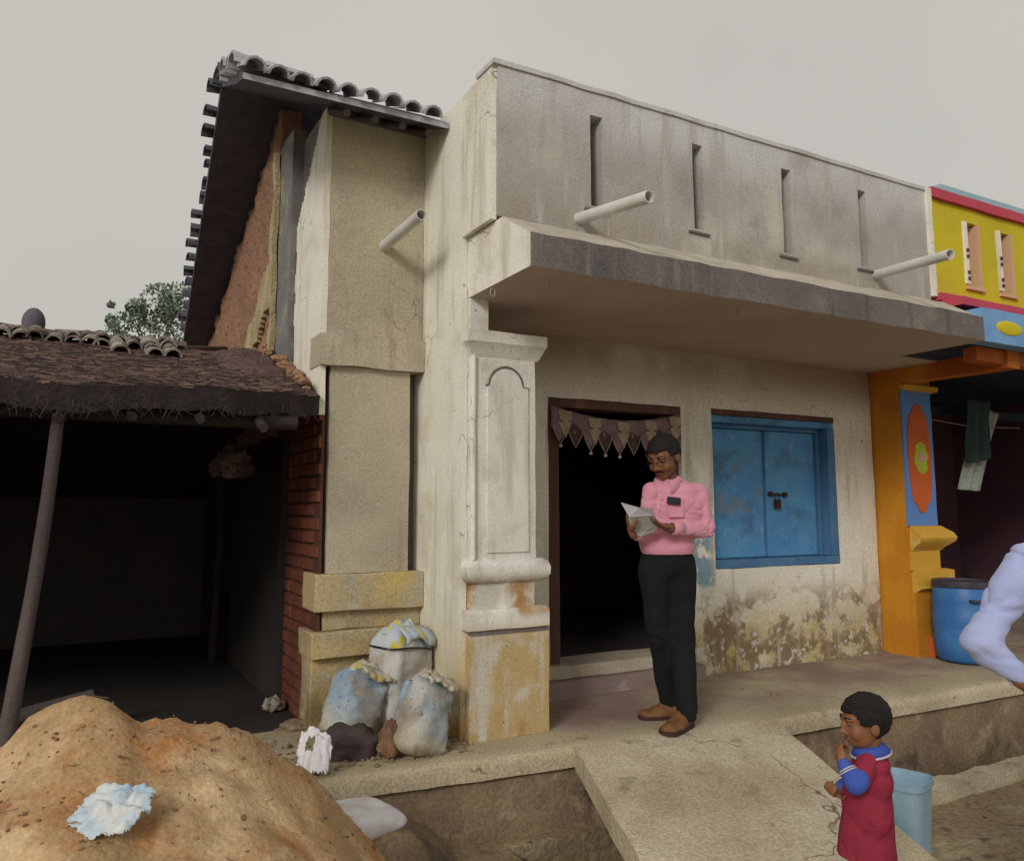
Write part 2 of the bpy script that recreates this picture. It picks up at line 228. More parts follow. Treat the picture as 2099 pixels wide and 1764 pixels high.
# ------------------------------------------------------------------ object helpers
COL = S.collection
def smooth(me, ang=40):
    for p in me.polygons: p.use_smooth = True
    try: me.set_sharp_from_angle(angle=math.radians(ang))
    except Exception: pass
def empty(name, loc, label, cat, group=None):
    o = bpy.data.objects.new(name, None); COL.objects.link(o); o.location = loc; o.empty_display_size = .1
    o['label'] = label; o['category'] = cat
    if group: o['group'] = group
    return o
def root_loc(p):
    v = Vector((0, 0, 0))
    while p is not None: v += p.location; p = p.parent
    return v
class MB:
    def __init__(s): s.v = []; s.f = []; s.mi = []
    def add(s, vs, fs, mi=0):
        n = len(s.v); s.v += [Vector(q) for q in vs]; s.f += [[i+n for i in q] for q in fs]; s.mi += [mi]*len(fs); return s
    def box(s, x0, x1, y0, y1, z0, z1, mi=0, M4=None):
        vs = [Vector((x, y, z)) for x in (x0, x1) for y in (y0, y1) for z in (z0, z1)]
        if M4 is not None: vs = [M4 @ q for q in vs]
        return s.add(vs, [(0, 1, 3, 2), (4, 6, 7, 5), (0, 4, 5, 1), (2, 3, 7, 6), (0, 2, 6, 4), (1, 5, 7, 3)], mi)
    def tube(s, pts, rad, n=8, cap=True, mi=0, close=False):
        pts = [Vector(p) for p in pts]; m = len(pts); rr = rad if isinstance(rad, (list, tuple)) else [rad]*m
        vs = []; ref = None
        for i, p in enumerate(pts):
            d = (pts[min(i+1, m-1)]-pts[max(i-1, 0)]).normalized()
            if ref is None: ref = d.orthogonal().normalized()
            ref = (ref - d*ref.dot(d)).normalized(); b = d.cross(ref)
            vs += [p + (ref*math.cos(2*math.pi*j/n)+b*math.sin(2*math.pi*j/n))*rr[i] for j in range(n)]
        fs = [(i*n+j, i*n+(j+1) % n, (i+1)*n+(j+1) % n, (i+1)*n+j) for i in range(m-1) for j in range(n)]
        if cap: fs += [tuple(range(n))[::-1], tuple((m-1)*n+j for j in range(n))]
        return s.add(vs, fs, mi)
    def prism(s, poly, axis, d0, d1, mi=0):
        """poly: 2D points; axis 'y' -> (x,z), 'x' -> (y,z), 'z' -> (x,y); extruded d0..d1"""
        def P(a, b, d): return {'y': (a, d, b), 'x': (d, a, b), 'z': (a, b, d)}[axis]
        n = len(poly); vs = [P(a, b, d0) for a, b in poly]+[P(a, b, d1) for a, b in poly]
        fs = [tuple(range(n)), tuple(range(2*n-1, n-1, -1))]+[(i, i+n, (i+1) % n+n, (i+1) % n) for i in range(n)]
        return s.add(vs, fs, mi)
    def ell(s, c, r, R=None, nu=16, nv=10, mi=0):
        vs = []; c = Vector(c); r = Vector(r) if not isinstance(r, (int, float)) else Vector((r, r, r))
        for i in range(nv+1):
            th = math.pi*i/nv
            for j in range(nu):
                ph = 2*math.pi*j/nu
                q = Vector((math.sin(th)*math.cos(ph)*r.x, math.sin(th)*math.sin(ph)*r.y, math.cos(th)*r.z))
                vs.append(c + ((R @ q) if R else q))
        fs = [(i*nu+j, (i+1)*nu+j, (i+1)*nu+(j+1) % nu, i*nu+(j+1) % nu) for i in range(nv) for j in range(nu)]
        return s.add(vs, fs, mi)
    def cap(s, a, ra, b, rb, n=14, flat=1.0, flatdir=None):
        """tapered capsule, closed"""
        a = Vector(a); b = Vector(b); d = (b-a).normalized(); u = (flatdir or d.orthogonal()).copy(); u = (u-d*u.dot(d)).normalized(); w = d.cross(u)
        rings = []
        for t in (-1, -.8, -.45): rings.append((a+d*ra*t, ra*math.sqrt(max(0, 1-t*t))))
        rings.append((a, ra)); rings.append(((a+b)/2, (ra+rb)/2)); rings.append((b, rb))
        for t in (.45, .8, 1): rings.append((b+d*rb*t, rb*math.sqrt(max(0, 1-t*t))))
        vs = []
        for c, r in rings:
            r = max(r, 1e-4); vs += [c+u*math.cos(2*math.pi*j/n)*r*flat+w*math.sin(2*math.pi*j/n)*r for j in range(n)]
        m = len(rings)
        fs = [(i*n+j, i*n+(j+1) % n, (i+1)*n+(j+1) % n, (i+1)*n+j) for i in range(m-1) for j in range(n)]+[tuple(range(n))[::-1], tuple((m-1)*n+j for j in range(n))]
        return s.add(vs, fs)
    def mesh(s, name, off=Vector((0, 0, 0)), weld=False):
        me = bpy.data.meshes.new(name); me.from_pydata([v-off for v in s.v], [], s.f)
        me.polygons.foreach_set('material_index', s.mi)
        bm = bmesh.new(); bm.from_mesh(me)
        if weld: bmesh.ops.remove_doubles(bm, verts=bm.verts, dist=1e-5)
        bmesh.ops.recalc_face_normals(bm, faces=bm.faces); bm.to_mesh(me); bm.free(); me.update()
        return me
    def build(s, name, m, parent=None, sm=None, bevel=0, kind=None, label=None, cat=None, group=None, weld=False, origin=None):
        off = root_loc(parent) if parent else (Vector(origin) if origin else Vector((0, 0, 0)))
        me = s.mesh(name, off, weld)
        for q in (m if isinstance(m, (list, tuple)) else [m]): me.materials.append(q)
        o = bpy.data.objects.new(name, me); COL.objects.link(o)
        if parent: o.parent = parent
        elif origin: o.location = origin
        if sm: smooth(me, sm)
        if bevel:
            b = o.modifiers.new('bevel', 'BEVEL'); b.width = bevel; b.segments = 2; b.limit_method = 'ANGLE'; b.angle_limit = math.radians(50)
            smooth(me, 50)
        if kind: o['kind'] = kind
        if label: o['label'] = label
        if cat: o['category'] = cat
        if group: o['group'] = group
        return o
def nz(p, f, seed=0): return noise.noise(Vector(p)*f+Vector((seed*7.3, seed*3.1, seed*5.7)))
def wob(p, amp, f=5.0):
    q = Vector(p)*f
    return Vector(p)+Vector((noise.noise(q), noise.noise(q+Vector((31, 0, 0))), noise.noise(q+Vector((0, 57, 0)))))*amp
def lines(a, b, seg, extra=()):
    ex = sorted({round(a, 5), round(b, 5), *[round(e, 5) for e in extra if a < e < b]}); out_ = []
    for i in range(len(ex)-1):
        n = max(1, int(round((ex[i+1]-ex[i])/seg))); out_ += [ex[i]+(ex[i+1]-ex[i])*k/n for k in range(n)]
    return out_+[ex[-1]]
def slab(mb, axis, a0, a1, b0, b1, d0, d1, holes=(), mask=None, seg=.08, amp=.004, mi=0, dfun=None):
    """a sheet with thickness on a grid. holes: (a0,a1,b0,b1); mask(a,b)->solid; dfun(a,b)-> shift of the d0 face"""
    A = lines(a0, a1, seg, [h for q in holes for h in q[:2]]); B = lines(b0, b1, seg, [h for q in holes for h in q[2:]])
    def P(a, b, d): return {'y': (a, d, b), 'x': (d, a, b), 'z': (a, b, d)}[axis]
    idx = {}; vs = []
    def V(i, j, k):
        if (i, j, k) not in idx:
            d = (d0 if k == 0 else d1) + (dfun(A[i], B[j]) if (dfun and k == 0) else 0)
            idx[(i, j, k)] = len(vs); vs.append(wob(P(A[i], B[j], d), amp) if amp else Vector(P(A[i], B[j], d)))
        return idx[(i, j, k)]
    na, nb = len(A)-1, len(B)-1
    def solid(i, j):
        if i < 0 or j < 0 or i >= na or j >= nb: return False
        a = (A[i]+A[i+1])/2; b = (B[j]+B[j+1])/2
        for h in holes:
            if h[0] < a < h[1] and h[2] < b < h[3]: return False
        return mask(a, b) if mask else True
    fs = []
    for i in range(na):
        for j in range(nb):
            if not solid(i, j): continue
            fs.append((V(i, j, 0), V(i+1, j, 0), V(i+1, j+1, 0), V(i, j+1, 0)))
            fs.append((V(i, j, 1), V(i, j+1, 1), V(i+1, j+1, 1), V(i+1, j, 1)))
            if not solid(i-1, j): fs.append((V(i, j, 0), V(i, j+1, 0), V(i, j+1, 1), V(i, j, 1)))
            if not solid(i+1, j): fs.append((V(i+1, j, 0), V(i+1, j, 1), V(i+1, j+1, 1), V(i+1, j+1, 0)))
            if not solid(i, j-1): fs.append((V(i, j, 0), V(i, j, 1), V(i+1, j, 1), V(i+1, j, 0)))
            if not solid(i, j+1): fs.append((V(i, j+1, 0), V(i+1, j+1, 0), V(i+1, j+1, 1), V(i, j+1, 1)))
    return mb.add(vs, fs, mi)
def remesh(mb, name, voxel, m, parent, wrinkle=0, wfun=None, wf=20, wdir=(1, 1, 1), it=4, label=None, sm=180):
    """many closed shapes -> ONE continuous surface"""
    off = root_loc(parent)
    me = mb.mesh('tmp', off); o = bpy.data.objects.new('tmp', me); COL.objects.link(o)
    r = o.modifiers.new('r', 'REMESH'); r.mode = 'VOXEL'; r.voxel_size = voxel
    s_ = o.modifiers.new('s', 'SMOOTH'); s_.iterations = it; s_.factor = .5
    dg = bpy.context.evaluated_depsgraph_get(); dg.update()
    nm = bpy.data.meshes.new_from_object(o.evaluated_get(dg)); bpy.data.objects.remove(o); bpy.data.meshes.remove(me)
    if wrinkle:
        nm.update(); co = [v.co.copy() for v in nm.vertices]; no = [v.normal.copy() for v in nm.vertices]
        for i, v in enumerate(nm.vertices):
            q = Vector((co[i].x*wdir[0], co[i].y*wdir[1], co[i].z*wdir[2]))*wf
            w_ = (1-abs(noise.noise(q*1.3)))**5; v.co = co[i]+no[i]*(.5*noise.noise(q)-1.0*w_*max(0, .35+noise.noise(q*.6+Vector((3, 3, 3)))))*wrinkle*(wfun(co[i]+off) if wfun else 1)
    nm.name = name; nm.materials.clear(); nm.materials.append(m)
    for p in nm.polygons: p.use_smooth = True; p.material_index = 0
    ob = bpy.data.objects.new(name, nm); COL.objects.link(ob); ob.parent = parent
    if label: ob['label'] = label
    return ob
def copy_obj(o, parent=None):
    c = o.copy(); COL.objects.link(c)
    if parent: c.parent = parent
    return c

# ------------------------------------------------------------------ the ground and platform
def gz(x, y):
    return .012*noise.noise(Vector((x*1.7, y*1.7, 0)))+.03*noise.noise(Vector((x*.3, y*.3, 4)))
TR = (2.0, 9.5, 3.18, 3.60)                               # open drain in front of the platform
mb = MB(); slab(mb, 'z', -4, 10, 0, 3.75, -.42, -.9, holes=[TR], seg=.1, amp=0, dfun=gz)
far = [(-150, -4, -60, 250), (10, 160, -60, 250), (-4, 10, -60, 0), (-4, 10, 3.75, 250)]
for a in far: mb.box(a[0], a[1], a[2], a[3], -.9, -.43)
mb.build('ground', M['ground'], kind='structure', sm=60)
mb = MB(); slab(mb, 'z', TR[0]-.05, TR[1], TR[2]-.05, TR[3]+.1, -.82, -.88, seg=.1, amp=.01)
mb.build('drain', M['plinth'], kind='structure', sm=60)
# raised platform: front edge runs from left (y 3.78) to right (y 3.5)
def yedge(x): return 3.78-.12*min(max((x-1.2)/1.2, 0), 1)-.12*min(max((x-2.4)/1.4, 0), 1)-.06*min(max((x-3.8)/2, 0), 1)+.012*noise.noise(Vector((x*3, 2, 0)))
def platform(mb, x0, x1, z0, z1, out_, y1, seg=.09):
    xs = lines(x0, x1, seg); ys = [0, .02, .12, .3, .6, .9, 1.3, 2.0]
    vs = []; fs = []
    for x in xs:
        ye = yedge(x)-out_+.012*noise.noise(Vector((x*6, 9, 0)))
        col = [(x, ye, z0), (x, ye-.006*noise.noise(Vector((x*8, 1, 1))), (z0+z1)/2), (x, ye+.004, z1-.018)]
        col += [(x, min(ye+.014+d, y1), z1-(.006 if d == 0 else 0)+.007*noise.noise(Vector((x*2.2, d*2.2, 3)))) for d in ys]
        vs += col
    n = 3+len(ys)
    for i in range(len(xs)-1):
        for j in range(n-1): fs.append((i*n+j, (i+1)*n+j, (i+1)*n+j+1, i*n+j+1))
    m_ = len(vs); fs.append(tuple(range(n))); fs.append(tuple((len(xs)-1)*n+j for j in range(n))[::-1])
    return mb.add(vs, fs)
mb = MB(); platform(mb, .9, 11, -.10, 0, 0, 5.7); mb.build('concrete_platform', M['concrete'], kind='structure', sm=70)
mb = MB(); platform(mb, .9, 11, -.9, -.098, -.025, 5.6); mb.build('platform_plinth', M['plinth'], kind='structure', sm=60)
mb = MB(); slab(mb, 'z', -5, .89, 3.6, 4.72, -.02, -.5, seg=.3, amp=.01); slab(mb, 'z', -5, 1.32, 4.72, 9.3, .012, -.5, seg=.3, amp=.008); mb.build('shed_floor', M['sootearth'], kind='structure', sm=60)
# low kerb on the street side of the drain
mb = MB(); slab(mb, 'z', 4.25, 10, 3.02, 3.175, -.36, -.6, seg=.12, amp=.02); mb.build('drain_kerb', M['concrete'], kind='structure', sm=60)
# ramp bridging the drain
mb = MB(); vs = []; fs = []; nu, nv = 14, 26
def ramp_pt(u, v, z=0):
    a = Vector((2.44, 3.675, 0)); b = Vector((3.77, 3.565, 0)); d = Vector((-.33, -1, -.19))
    p = a.lerp(b, u)+d*(v*2.25)
    if v > .0: p.z += .006*noise.noise(Vector((p.x*3, p.y*3, 0)))
    p.x += .012*noise.noise(Vector((p.y*4, u*9, 2))) if u in (0, 1) else 0
    return p+Vector((0, 0, z))
for k, z in ((0, 0.004), (1, -.11)):
    for i in range(nu+1):
        for j in range(nv+1): vs.append(ramp_pt(i/nu, j/nv, z))
q = (nu+1)*(nv+1)
for i in range(nu):
    for j in range(nv):
        a = i*(nv+1)+j; fs += [(a, a+nv+1, a+nv+2, a+1), (q+a, q+a+1, q+a+nv+2, q+a+nv+1)]
for j in range(nv): fs += [(j, j+1, q+j+1, q+j), (nu*(nv+1)+j, q+nu*(nv+1)+j, q+nu*(nv+1)+j+1, nu*(nv+1)+j+1)]
for i in range(nu): a = i*(nv+1); fs += [(a, q+a, q+a+nv+1, a+nv+1), (a+nv, a+2*nv+1, q+a+2*nv+1, q+a+nv)]
mb.add(vs, fs); mb.build('concrete_ramp', M['concrete'], kind='structure', sm=50)

# ------------------------------------------------------------------ the plastered house
XS = 1.945; YF = 4.67
H = empty('plastered_house', (XS, 4.0, 0), 'grey plastered house with long dark canopy, white side wall and one blue window', 'house')
# side wall strip at the left end of the porch (whitewashed)
poly = lambda y, z: (y > 4.03 and z < 2.78) or (y > 3.69 and z >= 2.775)
mb = MB(); slab(mb, 'x', 3.69, 5.6, 0, 3.64, XS, XS+.035, mask=lambda a, b: (a > 4.035 or b > 2.78) and (a > 3.9-.0), seg=.05, amp=.003)
mb = MB()
slab(mb, 'x', 4.035, 5.6, 0, 2.78, XS, XS+.035, seg=.06, amp=.003)
slab(mb, 'x', 3.69, 5.6, 2.78, 3.64, XS, XS+.035, seg=.06, amp=.003)
mb.build('side_wall', M['white'], H, sm=40)
mb = MB(); slab(mb, 'x', 4.04, 4.66, 0, 2.42, XS+.037, XS+.16, seg=.08, amp=.003)
mb.build('porch_side_wall', M['pil'], H, sm=40)
# upper wall with slits
slits = [(2.595, 2.97), (3.375, 2.965), (4.165, 2.93), (4.94, 2.95)]
mb = MB(); slab(mb, 'y', XS+.037, 5.72, 2.80, 3.66, 3.68, 3.80, holes=[(x, x+.085, z, 3.52) for x, z in slits], seg=.09, amp=.004)
uw = mb.build('upper_wall', M['cement'], H, sm=40)
mb = MB(); slab(mb, 'y', XS+.037, 5.72, 2.80, 3.66, 3.802, 3.86, seg=.2, amp=0); mb.build('upper_wall_backing', M['canopy'], H)  # dark colour paints in the shade inside the slits
mb = MB(); slab(mb, 'y', XS+.002, 5.73, 3.662, 3.69, 3.668, 3.88, seg=.12, amp=.006); mb.build('coping', M['cement'], H, sm=40)
for i, (x, z) in enumerate(slits):
    mb = MB(); slab(mb, 'y', x-.05, x+.12, z-.035, z-.022, 3.664, 3.679, seg=.06, amp=.003); mb.build('slit_sill', M['canopy'], uw)
mb = MB(); mb.box(XS+.04, 5.72, 3.87, 6.4, 3.58, 3.64); mb.box(5.66, 5.72, 3.87, 6.4, 2.5, 3.58); mb.build('upper_deck', M['cement'], H)
mb = MB(); slab(mb, 'y', 5.722, 5.77, 2.83, 3.68, 3.655, 3.80, seg=.1, amp=.004); mb.build('white_corner_strip', M['white'], H, sm=40)
# canopy
mb = MB(); prof = [(3.33, 2.43), (3.33, 2.605), (3.40, 2.64), (3.62, 2.775), (4.03, 2.775), (4.03, 2.425)]
xs = lines(XS+.035, 5.78, .1); vs = []; fs = []; n = len(prof)
for x in xs:
    for (y, z) in prof: vs.append(wob((x, y, z), .008, 6) if x > XS+.04 else Vector((x, y, z)))
for i in range(len(xs)-1):
    for j in range(n):
        fs.append((i*n+j, (i+1)*n+j, (i+1)*n+(j+1) % n, i*n+(j+1) % n))
# materials: end white, fascia dark, top light, underside dull
mi = []
for i in range(len(xs)-1): mi += [0, 1, 1, 1, 2, 2]
mb.add(vs, fs); mb.mi = mi
mb.add([vs[j] for j in range(n)], [tuple(range(n))], 3); mb.add([vs[(len(xs)-1)*n+j] for j in range(n)], [tuple(range(n))], 0)
cp = mb.build('canopy', [M['canopy'], M['cantop'], M['soffit'], M['white']], H, sm=30, weld=True)
mb = MB(); mb.box(XS+.17, 6.6, 4.032, 6.4, 2.43, 2.56); mb.build('porch_ceiling', M['soffit'], H)
for (px, py) in ((1010, 592), (1130, 575), (1513, 636)):
    p = onZ(px, py, 2.415); mb = MB()
    mb.tube([p+Vector((.015*math.cos(a), 0, -.02+.024*math.sin(a))) for a in [math.radians(d) for d in range(90, 421, 30)]], .003, 6); mb.build('hook', M['cement'], cp, sm=60)
# front wall with door and window openings
DO = (2.91, 4.09, .115, 1.995); WI = (4.40, 5.79, .77, 2.0)
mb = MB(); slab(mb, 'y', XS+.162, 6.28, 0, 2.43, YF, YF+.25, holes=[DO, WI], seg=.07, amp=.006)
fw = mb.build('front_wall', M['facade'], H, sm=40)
# door frame, threshold
dr = MB(); dr.box(2.912, 3.0, YF+.004, YF+.14, .2, 1.925); fr = dr.build('door_frame', M['wood'], H, bevel=.006)
mb = MB(); mb.box(4.015, 4.088, YF+.03, YF+.14, .2, 1.915); mb.build('door_post', M['wood'], H, bevel=.006)
mb = MB(); mb.box(2.912, 4.088, YF-.003, YF+.15, 1.927, 1.992); mb.build('door_lintel', M['wood'], H, bevel=.006)
mb = MB(); slab(mb, 'y', 2.86, 4.12, .118, .2, YF-.07, YF+.22, seg=.08, amp=.005); mb.build('threshold', M['stepstone'], H, sm=40)
mb = MB(); slab(mb, 'y', 2.80, 4.16, .003, .112, YF-.12, YF+.2, seg=.08, amp=.006); mb.build('door_step', M['stepdark'], H, sm=40)
# dark room behind the door
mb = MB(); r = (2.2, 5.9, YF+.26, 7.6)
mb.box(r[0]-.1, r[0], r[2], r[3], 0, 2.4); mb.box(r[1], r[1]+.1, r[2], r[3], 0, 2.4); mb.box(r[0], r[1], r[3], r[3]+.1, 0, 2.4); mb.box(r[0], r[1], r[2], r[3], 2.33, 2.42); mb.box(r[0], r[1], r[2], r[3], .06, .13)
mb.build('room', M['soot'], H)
# window
wn = MB(); wn.box(4.401, 5.789, YF-.006, YF+.2, 1.955, 1.999); win = wn.build('blue_window', M['wood'], H, bevel=.005, label='blue painted window with its two shutters closed and padlocked')
def wpart(nm, b, m, bv=.004): q = MB(); q.box(*b); return q.build(nm, m, win, bevel=bv)
wpart('window_frame', (4.402, 5.788, YF+.01, YF+.20, 1.90, 1.953), M['blue'])
wpart('window_frame', (4.402, 5.788, YF-.006, YF+.20, .772, .835), M['bluedk'])
wpart('window_frame', (5.70, 5.788, YF-.004, YF+.20, .837, 1.898), M['bluedk'])
wpart('shutter_stop', (5.66, 5.698, YF+.08, YF+.20, .837, 1.898), M['bluedk'])
wpart('shutter_stop', (4.402, 5.658, YF+.08, YF+.20, 1.865, 1.898), M['bluedk'])
s1 = wpart('shutter', (4.405, 5.048, YF+.12, YF+.15, .84, 1.862), M['blue'])
s2 = wpart('shutter', (5.078, 5.655, YF+.11, YF+.145, .84, 1.862), M['blue'])
wpart('meeting_strip', (5.052, 5.074, YF+.125, YF+.15, .84, 1.862), M['bluedk'])
q = MB(); q.tube([(5.08, YF+.095, 1.345), (5.30, YF+.095, 1.34)], .008, 8); q.box(5.10, 5.13, YF+.085, YF+.108, 1.325, 1.365); q.box(5.26, 5.29, YF+.085, YF+.108, 1.32, 1.36); q.build('bolt', M['iron'], win)
q = MB(); q.tube([(5.155, YF+.085, 1.30), (5.155, YF+.085, 1.34), (5.175, YF+.085, 1.352), (5.195, YF+.085, 1.34), (5.195, YF+.085, 1.30)], .005, 6); q.box(5.148, 5.202, YF+.072, YF+.098, 1.225, 1.302); q.build('padlock', M['iron'], win, bevel=.004)
# front pilaster
PY = 4.01
pl = MB(); slab(pl, 'y', 1.99, 2.41, .95, 2.09, PY+.0, PY+.36, seg=.07, amp=.004); pil = pl.build('pilaster', M['pil'], H, sm=40, label='white moulded pilaster with an arched panel and stained base')
def ppart(nm, b, m=M['pil'], amp=.004, par=pil, seg=.05): q = MB(); slab(q, 'y', b[0], b[1], b[4], b[5], b[2], b[3], seg=seg, amp=amp); return q.build(nm, m, par, sm=40)
q = MB(); pr = [(0, 2.09), (-.012, 2.11), (-.036, 2.165), (-.042, 2.17), (-.042, 2.235), (0, 2.24)]
def moulding(mb, x0, x1, y, prof, mi=0, depth=.3, seg=.06, amp=.004, left=True, right=True):
    """profile (out, z), out negative = towards the street; wraps both ends"""
    ring = []
    for (o_, z) in prof:
        L_ = [(x0-(o_*-1 if left else 0), y+depth, z), (x0-(-o_ if left else 0), y+o_, z)]
        mid = [(x, y+o_, z) for x in lines(x0+(o_ if left else 0), x1-(o_ if right else 0), seg)[1:-1]]
        R_ = [(x1+(-o_ if right else 0), y+o_, z), (x1+(-o_ if right else 0), y+depth, z)]
        ring.append([wob(p, amp) for p in L_+mid+R_])
    n = min(len(r_) for r_ in ring); ring = [r_[:n-2]+r_[-2:] for r_ in ring]
    vs = [p for r_ in ring for p in r_]; m_ = len(ring)
    fs = [(i*n+j, i*n+j+1, (i+1)*n+j+1, (i+1)*n+j) for i in range(m_-1) for j in range(n-1)]
    fs += [tuple(range(n)), tuple((m_-1)*n+j for j in range(n))[::-1], tuple([i*n for i in range(m_)]), tuple([i*n+n-1 for i in range(m_)])[::-1]]
    return mb.add(vs, fs, mi)
moulding(q, 1.995, 2.43, PY, pr); q.build('pilaster_cap', M['pil'], pil, sm=45)
q = MB(); moulding(q, 1.992, 2.435, PY, [(-.008, .825), (-.03, .84), (-.045, .87), (-.046, .91), (-.035, .94), (-.008, .955)]); q.build('torus_moulding', M['pil'], pil, sm=60)
ppart('neck', (2.0, 2.40, PY+.0, PY+.36, .68, .828), M['pil'])
q = MB(); moulding(q, 1.992, 2.435, PY, [(-.02, .565), (-.04, .58), (-.04, .665), (-.03, .685), (0, .69)]); q.build('base_moulding', M['pil'], pil, sm=40)
ppart('base_block', (1.975, 2.475, PY-.03, PY+.36, .0, .567), M['pil'])
q = MB(); q.box(1.975, 2.47, PY-.038, PY-.01, .555, .568); q.build('shadow_groove', M['canopy'], pil)  # dark strip painted in for the shadow under the moulding
# bead at the left of the shaft, arched plate
q = MB(); q.tube([(2.005, PY-.004, .955), (2.005, PY-.004, 2.09)], .017, 8); q.build('corner_bead', M['white'], pil, sm=60)
arch = [(2.09, .99), (2.36, .99), (2.36, 1.92), (2.355, 1.925), (2.325, 1.925)]
arch += [(2.215+.105*math.cos(math.radians(d)), 1.925+.105*math.sin(math.radians(d))) for d in range(10, 171, 16)]+[(2.105, 1.925), (2.09, 1.922)]
q = MB(); q.prism(arch, 'y', PY-.010, PY+.004); q.build('arched_plate', M['pil'], pil, bevel=.003)
q = MB(); q.tube([(2.085, PY-.004, 1.93), (2.108, PY-.004, 1.93)]+[(2.215+.112*math.cos(math.radians(d)), PY-.004, 1.93+.112*math.sin(math.radians(d))) for d in range(172, 5, -12)]+[(2.325, PY-.004, 1.928), (2.365, PY-.004, 1.925)], .0065, 6); q.build('arch_groove', M['canopy'], pil)  # raised dark tube stands in for the shaded line of a groove
# wall bit above the cap
ppart('pier_top', (1.985, 2.10, PY-.0, PY+.3, 2.242, 2.425), M['pil'], par=H)
# ------------------------------------------------------------------ left bay of the house
YB = 4.6
mb = MB(); slab(mb, 'y', 1.30, XS-.002, 2.262, 3.66, YB, YB+.2, seg=.08, amp=.005); mb.build('bay_upper_wall', M['cement_l'], H, sm=40)
mb = MB(); slab(mb, 'y', 1.29, XS-.002, 2.07, 2.26, YB-.045, YB+.2, seg=.045, amp=.010, dfun=lambda a, b: .02*nz((a, 0, b), 9, 4)); mb.build('lintel_ledge', M['cement_l'], H, sm=60)
mb = MB(); slab(mb, 'y', 1.36, 1.862, .86, 2.068, YB-.005, YB+.2, seg=.07, amp=.005); mb.build('bay_panel', M['cement_l'], H, sm=40)
mb = MB(); slab(mb, 'y', 1.862, XS-.002, .86, 2.068, YB+.12, YB+.2, seg=.08, amp=.003); mb.build('bay_recess', M['canopy'], H, sm=40)  # dark colour paints in the shade of the gap
b_ = [(1.287, XS-.003, YB-.06, YB+.2, .655, .858), (1.35, XS-.003, YB-.01, YB+.2, .545, .653), (1.27, XS-.003, YB-.07, YB+.2, .40, .543), (1.285, XS-.003, YB-.02, YB+.2, .0, .398)]
for i, q_ in enumerate(b_):
    q = MB(); slab(q, 'y', q_[0], q_[1], q_[4], q_[5], q_[2], q_[3], seg=.06, amp=.009); q.build('base_course', M['base'], H, sm=45, bevel=.006)
# white side return, ragged edges; grey band behind it; exposed brick under it
def ragged_white(y, z):
    lo = 1.80+.12*nz((0, y, z), 9)+.30*max(0, (y-4.75))+.0
    hi_y = 5.24 if z < 3.1 else 5.24-(z-3.1)*1.0
    return z > lo and y < hi_y+.025*nz((0, y, z), 8, 2)
mb = MB(); slab(mb, 'x', YB-.002, 5.4, 1.6, 3.66, 1.295, 1.33, mask=ragged_white, seg=.025, amp=.004); mb.build('white_side_return', M['white'], H, sm=50)
mb = MB(); slab(mb, 'x', 5.255, 5.75, 1.95, 3.8, 1.258, 1.345, mask=lambda y, z: y < 5.70+.01*nz((0, y, z), 9, 3) and z > 2.0+.1*nz((0, y, z), 8, 4) and z < 3.56+(y-4.25)*.48-.08, seg=.03, amp=.004); mb.build('grey_band', M['greyband'], H, sm=50)
mb = MB(); mb.box(1.335, 1.50, YB+.21, 5.9, 0, 3.62); mb.build('brick_core', M['mortar'], H)
bp = MB(); slab(bp, 'x', YB+.001, 5.9, 0, 2.25, 1.318, 1.334, seg=.1, amp=.004); bw = bp.build('brick_side_wall', M['mortar'], H, sm=40)
proto = None; nb = 0
bm_ = MB(); bm_.box(-.009, .01, -.10, .10, -.032, .032)
bmesh_brick = bm_.mesh('brick'); bmesh_brick.materials.append(M['brick'])
for c in range(28):
    z = .04+c*.079
    for k in range(6):
        y = YB+.10+k*.215+(.105 if c % 2 else 0)
        if y > 5.85: continue
        if z > 1.72 and y > YB+.3 and z > 2.0: continue
        o = bpy.data.objects.new('brick', bmesh_brick); COL.objects.link(o); o.parent = bw
        o.location = Vector((1.313+random.uniform(-.004, .004), y, z))-root_loc(H)
        o.rotation_euler = (random.uniform(-.02, .02), random.uniform(-.03, .03), random.uniform(-.02, .02)); o.scale = (1, random.uniform(.94, 1.03), random.uniform(.9, 1.03))
mb = MB(); slab(mb, 'x', 4.70, 5.26, 2.0, 3.72, 1.3315, 1.345, mask=lambda y, z: z < 3.56+(y-4.25)*.48-.08, seg=.08, amp=0); mb.build('grey_band', M['greyband'], H)
# mud wall behind
RZ = lambda y: (3.56+(y-4.25)*.48) if y < 5.6 else (4.208-(y-5.6)*.42)
mb = MB(); slab(mb, 'x', 5.62, 8.9, 1.6, 4.4, 1.25, 1.40, mask=lambda y, z: z < RZ(y)-.10 and z > 1.7, seg=.06, amp=.012, dfun=lambda y, z: -.02*nz((0, y, z), 5)-.015*nz((0, y, z), 14, 2)); mb.build('mud_wall', M['mud'], H, sm=60)
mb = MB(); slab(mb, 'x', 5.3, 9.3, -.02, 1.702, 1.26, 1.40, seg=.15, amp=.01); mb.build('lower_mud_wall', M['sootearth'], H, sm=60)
def flake(y, z):
    c = 2.30+(6.6-y)*.62
    w_ = .14+.06*nz((0, y, z), 4, 6)
    return (abs(z-c-.1*nz((0, y, z), 3, 8)) < w_ and 5.6 < y < 6.75) or (y < 5.655+.09*nz((0, y, z), 7, 5) and z > 2.0)
mb = MB(); slab(mb, 'x', 5.6, 6.8, 1.95, 3.75, 1.215, 1.25, mask=flake, seg=.03, amp=.012); mb.build('flaked_plaster', M['mudyellow'], H, sm=50)
